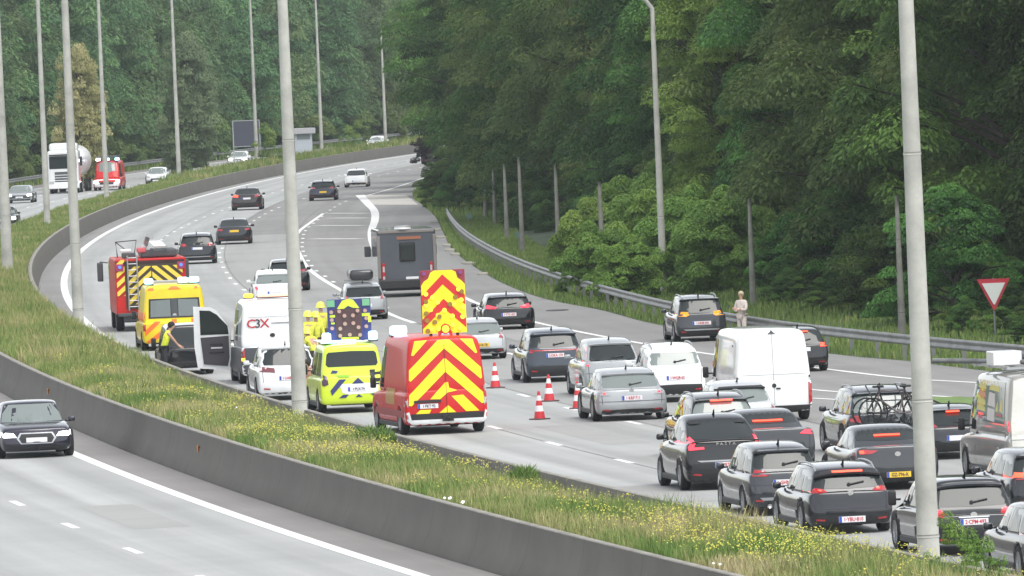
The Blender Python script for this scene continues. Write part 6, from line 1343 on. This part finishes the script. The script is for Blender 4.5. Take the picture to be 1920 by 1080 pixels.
# verge in front of and behind the guard rail, oncoming verge
def strip_points(n, y0, y1, fa, fb):
    y = rng.uniform(y0, y1, n); a = np.array([fa(v) for v in np.arange(y0, y1 + 2, 2.)]); b = np.array([fb(v) for v in np.arange(y0, y1 + 2, 2.)]); g = np.arange(y0, y1 + 2, 2.)
    A_, B_ = np.interp(y, g, a), np.interp(y, g, b); t = rng.random(n); xx = A_ + (B_ - A_) * t; rx = np.interp(y, np.arange(200, 1250, 5.), [RAILx(v) for v in np.arange(200, 1250, 5.)]); return np.stack([xx, y, -.02 + np.clip((xx - rx - 3) * .08, 0, .4) * (y > 280) * (xx > rx)], 1)
for (n, y0, y1, fa, fb, hh, wd, tn) in [(90000, 262, 600, lambda v: RBx(v) + .05, lambda v: RAILx(v) + (3.2 if v > 460 else 9), .22, .04, .18), (26000, 600, 980, lambda v: RBx(v), lambda v: RBx(v) + 4, .35, .08, .2), (30000, 560, 1180, lambda v: float(E(v)) - 30, lambda v: float(E(v)) - 21.0, .5, .12, .2)]:
    P = strip_points(n, y0, y1, fa, fb); V, Fc, T = blades(P, hh * rng.uniform(.4, 1.4, n), np.full(n, wd), np.clip(tn + rng.normal(0, .12, n) + .12 * noise2(P[:, 0], P[:, 1], 6, 9), 0, 1)); Vs.append(V); Fs.append(Fc + o); Ts.append(T); o += len(V)
g = np_mesh('grass', np.vstack(Vs), np.vstack(Fs), GRASS, attr={'tint': np.concatenate(Ts)}); tag(g, 'long mixed green and straw coloured grass on the median and road verges', 'grass', kind='stuff')
# ---- yellow flowers and daisies
Vs = []; Fs = []; Ts = []; o = 0
P, t = med_points(26000, 155, 330); q = noise2(P[:, 0], P[:, 1], 11, 21) + 1.3 * noise2(P[:, 0], P[:, 1], 2.0, 22)
yb = np.exp(-((P[:, 1] - 228) / 22) ** 2) * .75 + np.exp(-((P[:, 1] - 172) / 12) ** 2) * 1.0 + .4 * np.exp(-((P[:, 1] - 266) / 14) ** 2)
P = P[(q * .5 + yb + rng.normal(0, .25, len(P))) > .98]; n = len(P)
hz = rng.uniform(.22, .42, n) * np.where(P[:, 1] < 190, 1.5, 1.0); C_ = np.repeat(P, 3, 0) + rng.normal(0, .035, (n * 3, 3)); C_[:, 2] += np.repeat(hz, 3)
N = unit(len(C_), rng) * .5 + np.array([0, -.3, .7]); N /= np.linalg.norm(N, axis=1)[:, None]
V, Fc, T = leaves(C_, N, .017, rng.uniform(0, .75, len(C_)), .8); Vs.append(V); Fs.append(Fc); Ts.append(T); o += len(V)
for (a, b, n, sp) in [(835, 935, 3, .12), (872, 940, 2, .08), (443, 764, 1, .02), (1340, 1058, 2, .1)]:
    Q = at(a, b, 1.15); C_ = np.array([[Q.x, Q.y, Q.z]]) + rng.normal(0, sp, (n, 3)) * np.array([1, 3, .12]); N = np.tile(np.array([[0, -.75, .66]]), (n, 1)); V, Fc, T = leaves(C_, N, .035, np.full(n, 1.), 1.0); Vs.append(V); Fs.append(Fc + o); Ts.append(T); o += len(V)
g = np_mesh('wildflowers', np.vstack(Vs), np.vstack(Fs), FLOWER, attr={'tint': np.concatenate(Ts)}); tag(g, 'yellow and a few white wild flowers scattered over the median grass', 'wildflowers', kind='stuff')
# leafy weeds in the median
def weed(a, b, rad, hh, lb, n=900, tn=.08, z0=None):
    Q = at(a, b, 1.0); Q.x = min(max(Q.x, float(E(Q.y)) - 4.6), float(E(Q.y)) - 2.2); r_ = rad * np.sqrt(rng.random(n)); q = rng.uniform(0, 6.28, n); P = np.stack([r_ * np.cos(q), r_ * np.sin(q) * 1.6, np.zeros(n) - .05], 1)
    V, Fc, T = blades(P, hh * rng.uniform(.4, 1.1, n) * (1 - .5 * (r_ / rad) ** 2), np.full(n, .045), np.clip(tn + rng.normal(0, .07, n), 0, 1), .6); o = np_mesh('weed', V, Fc, GRASS, attr={'tint': T}); o.location = (Q.x, Q.y, Q.z - .2); return tag(o, lb, 'weed')
GRASS_D = GRASS
for a in [(235, 735, 1.0, .55, 'largest dark green weed clump in the median, upper left of the near lamp post'), (185, 712, .6, .45, 'dark green weed clump left of the largest one'), (60, 662, .8, .5, 'green weed clump at the left edge of the median'), (400, 800, .7, .45, 'green weed clump near the nearer orange reflector'), (700, 812, .5, .5, 'weed clump beside the red fire van'),
          (1012, 882, .3, .4, 'small dark weed on the far edge of the median'), (945, 955, .6, .4, 'green weed clump on the barrier edge in the middle'), (120, 640, .9, .5, 'green weed clump below the second lamp post'), (1500, 1060, .7, .4, 'green weed clump near the bottom of the median')]: weed(*a)
for (a, b, s_, lb) in [(1800, 1045, .75, 'tall leafy weed right of the foreground lamp post'), (1850, 1068, .7, 'leafy weed at the lower right corner'), (460, 300, 2.4, 'olive bush on the far median in front of the dark sign panel'), (620, 262, 2.0, 'green bush on the far median right of the cabin')]:
    zz = 1.0 if b > 400 else .9; Q = at(a, b, zz)
    if b < 400: Y_ = 850 if a < 500 else 930; Q = Vector((float(E(Y_)) - 3.4, Y_, .8))
    tree('W', Q.x, Q.y, lb, None, s_, name='weed', z=Q.z - .45, cat='plant', sz=s_ * 1.1)
Q = Vector((float(E(224)) - 5.5 - .5, 224, 0)); Q = at(511, 920); tree('W', Q.x, Q.y, 'thin weed growing at the foot of the near barrier', None, .55, name='weed', z=0, cat='plant', sz=.8)
# ------------------------------------------------------------------ haze
b = new_bm(); add_box(b, (0, 800, 17), (840, 1780, 38)); hz_m = bpy.data.materials.new('haze'); hz_m.use_nodes = True; n = hz_m.node_tree.nodes; n.clear()
o_ = n.new('ShaderNodeOutputMaterial'); v_ = n.new('ShaderNodeVolumePrincipled'); v_.inputs['Density'].default_value = .00011; v_.inputs['Color'].default_value = (.82, .90, .93, 1); v_.inputs['Anisotropy'].default_value = .2
hz_m.node_tree.links.new(v_.outputs[0], o_.inputs['Volume']); o = bm_obj('haze', b, hz_m); tag(o, kind='stuff')
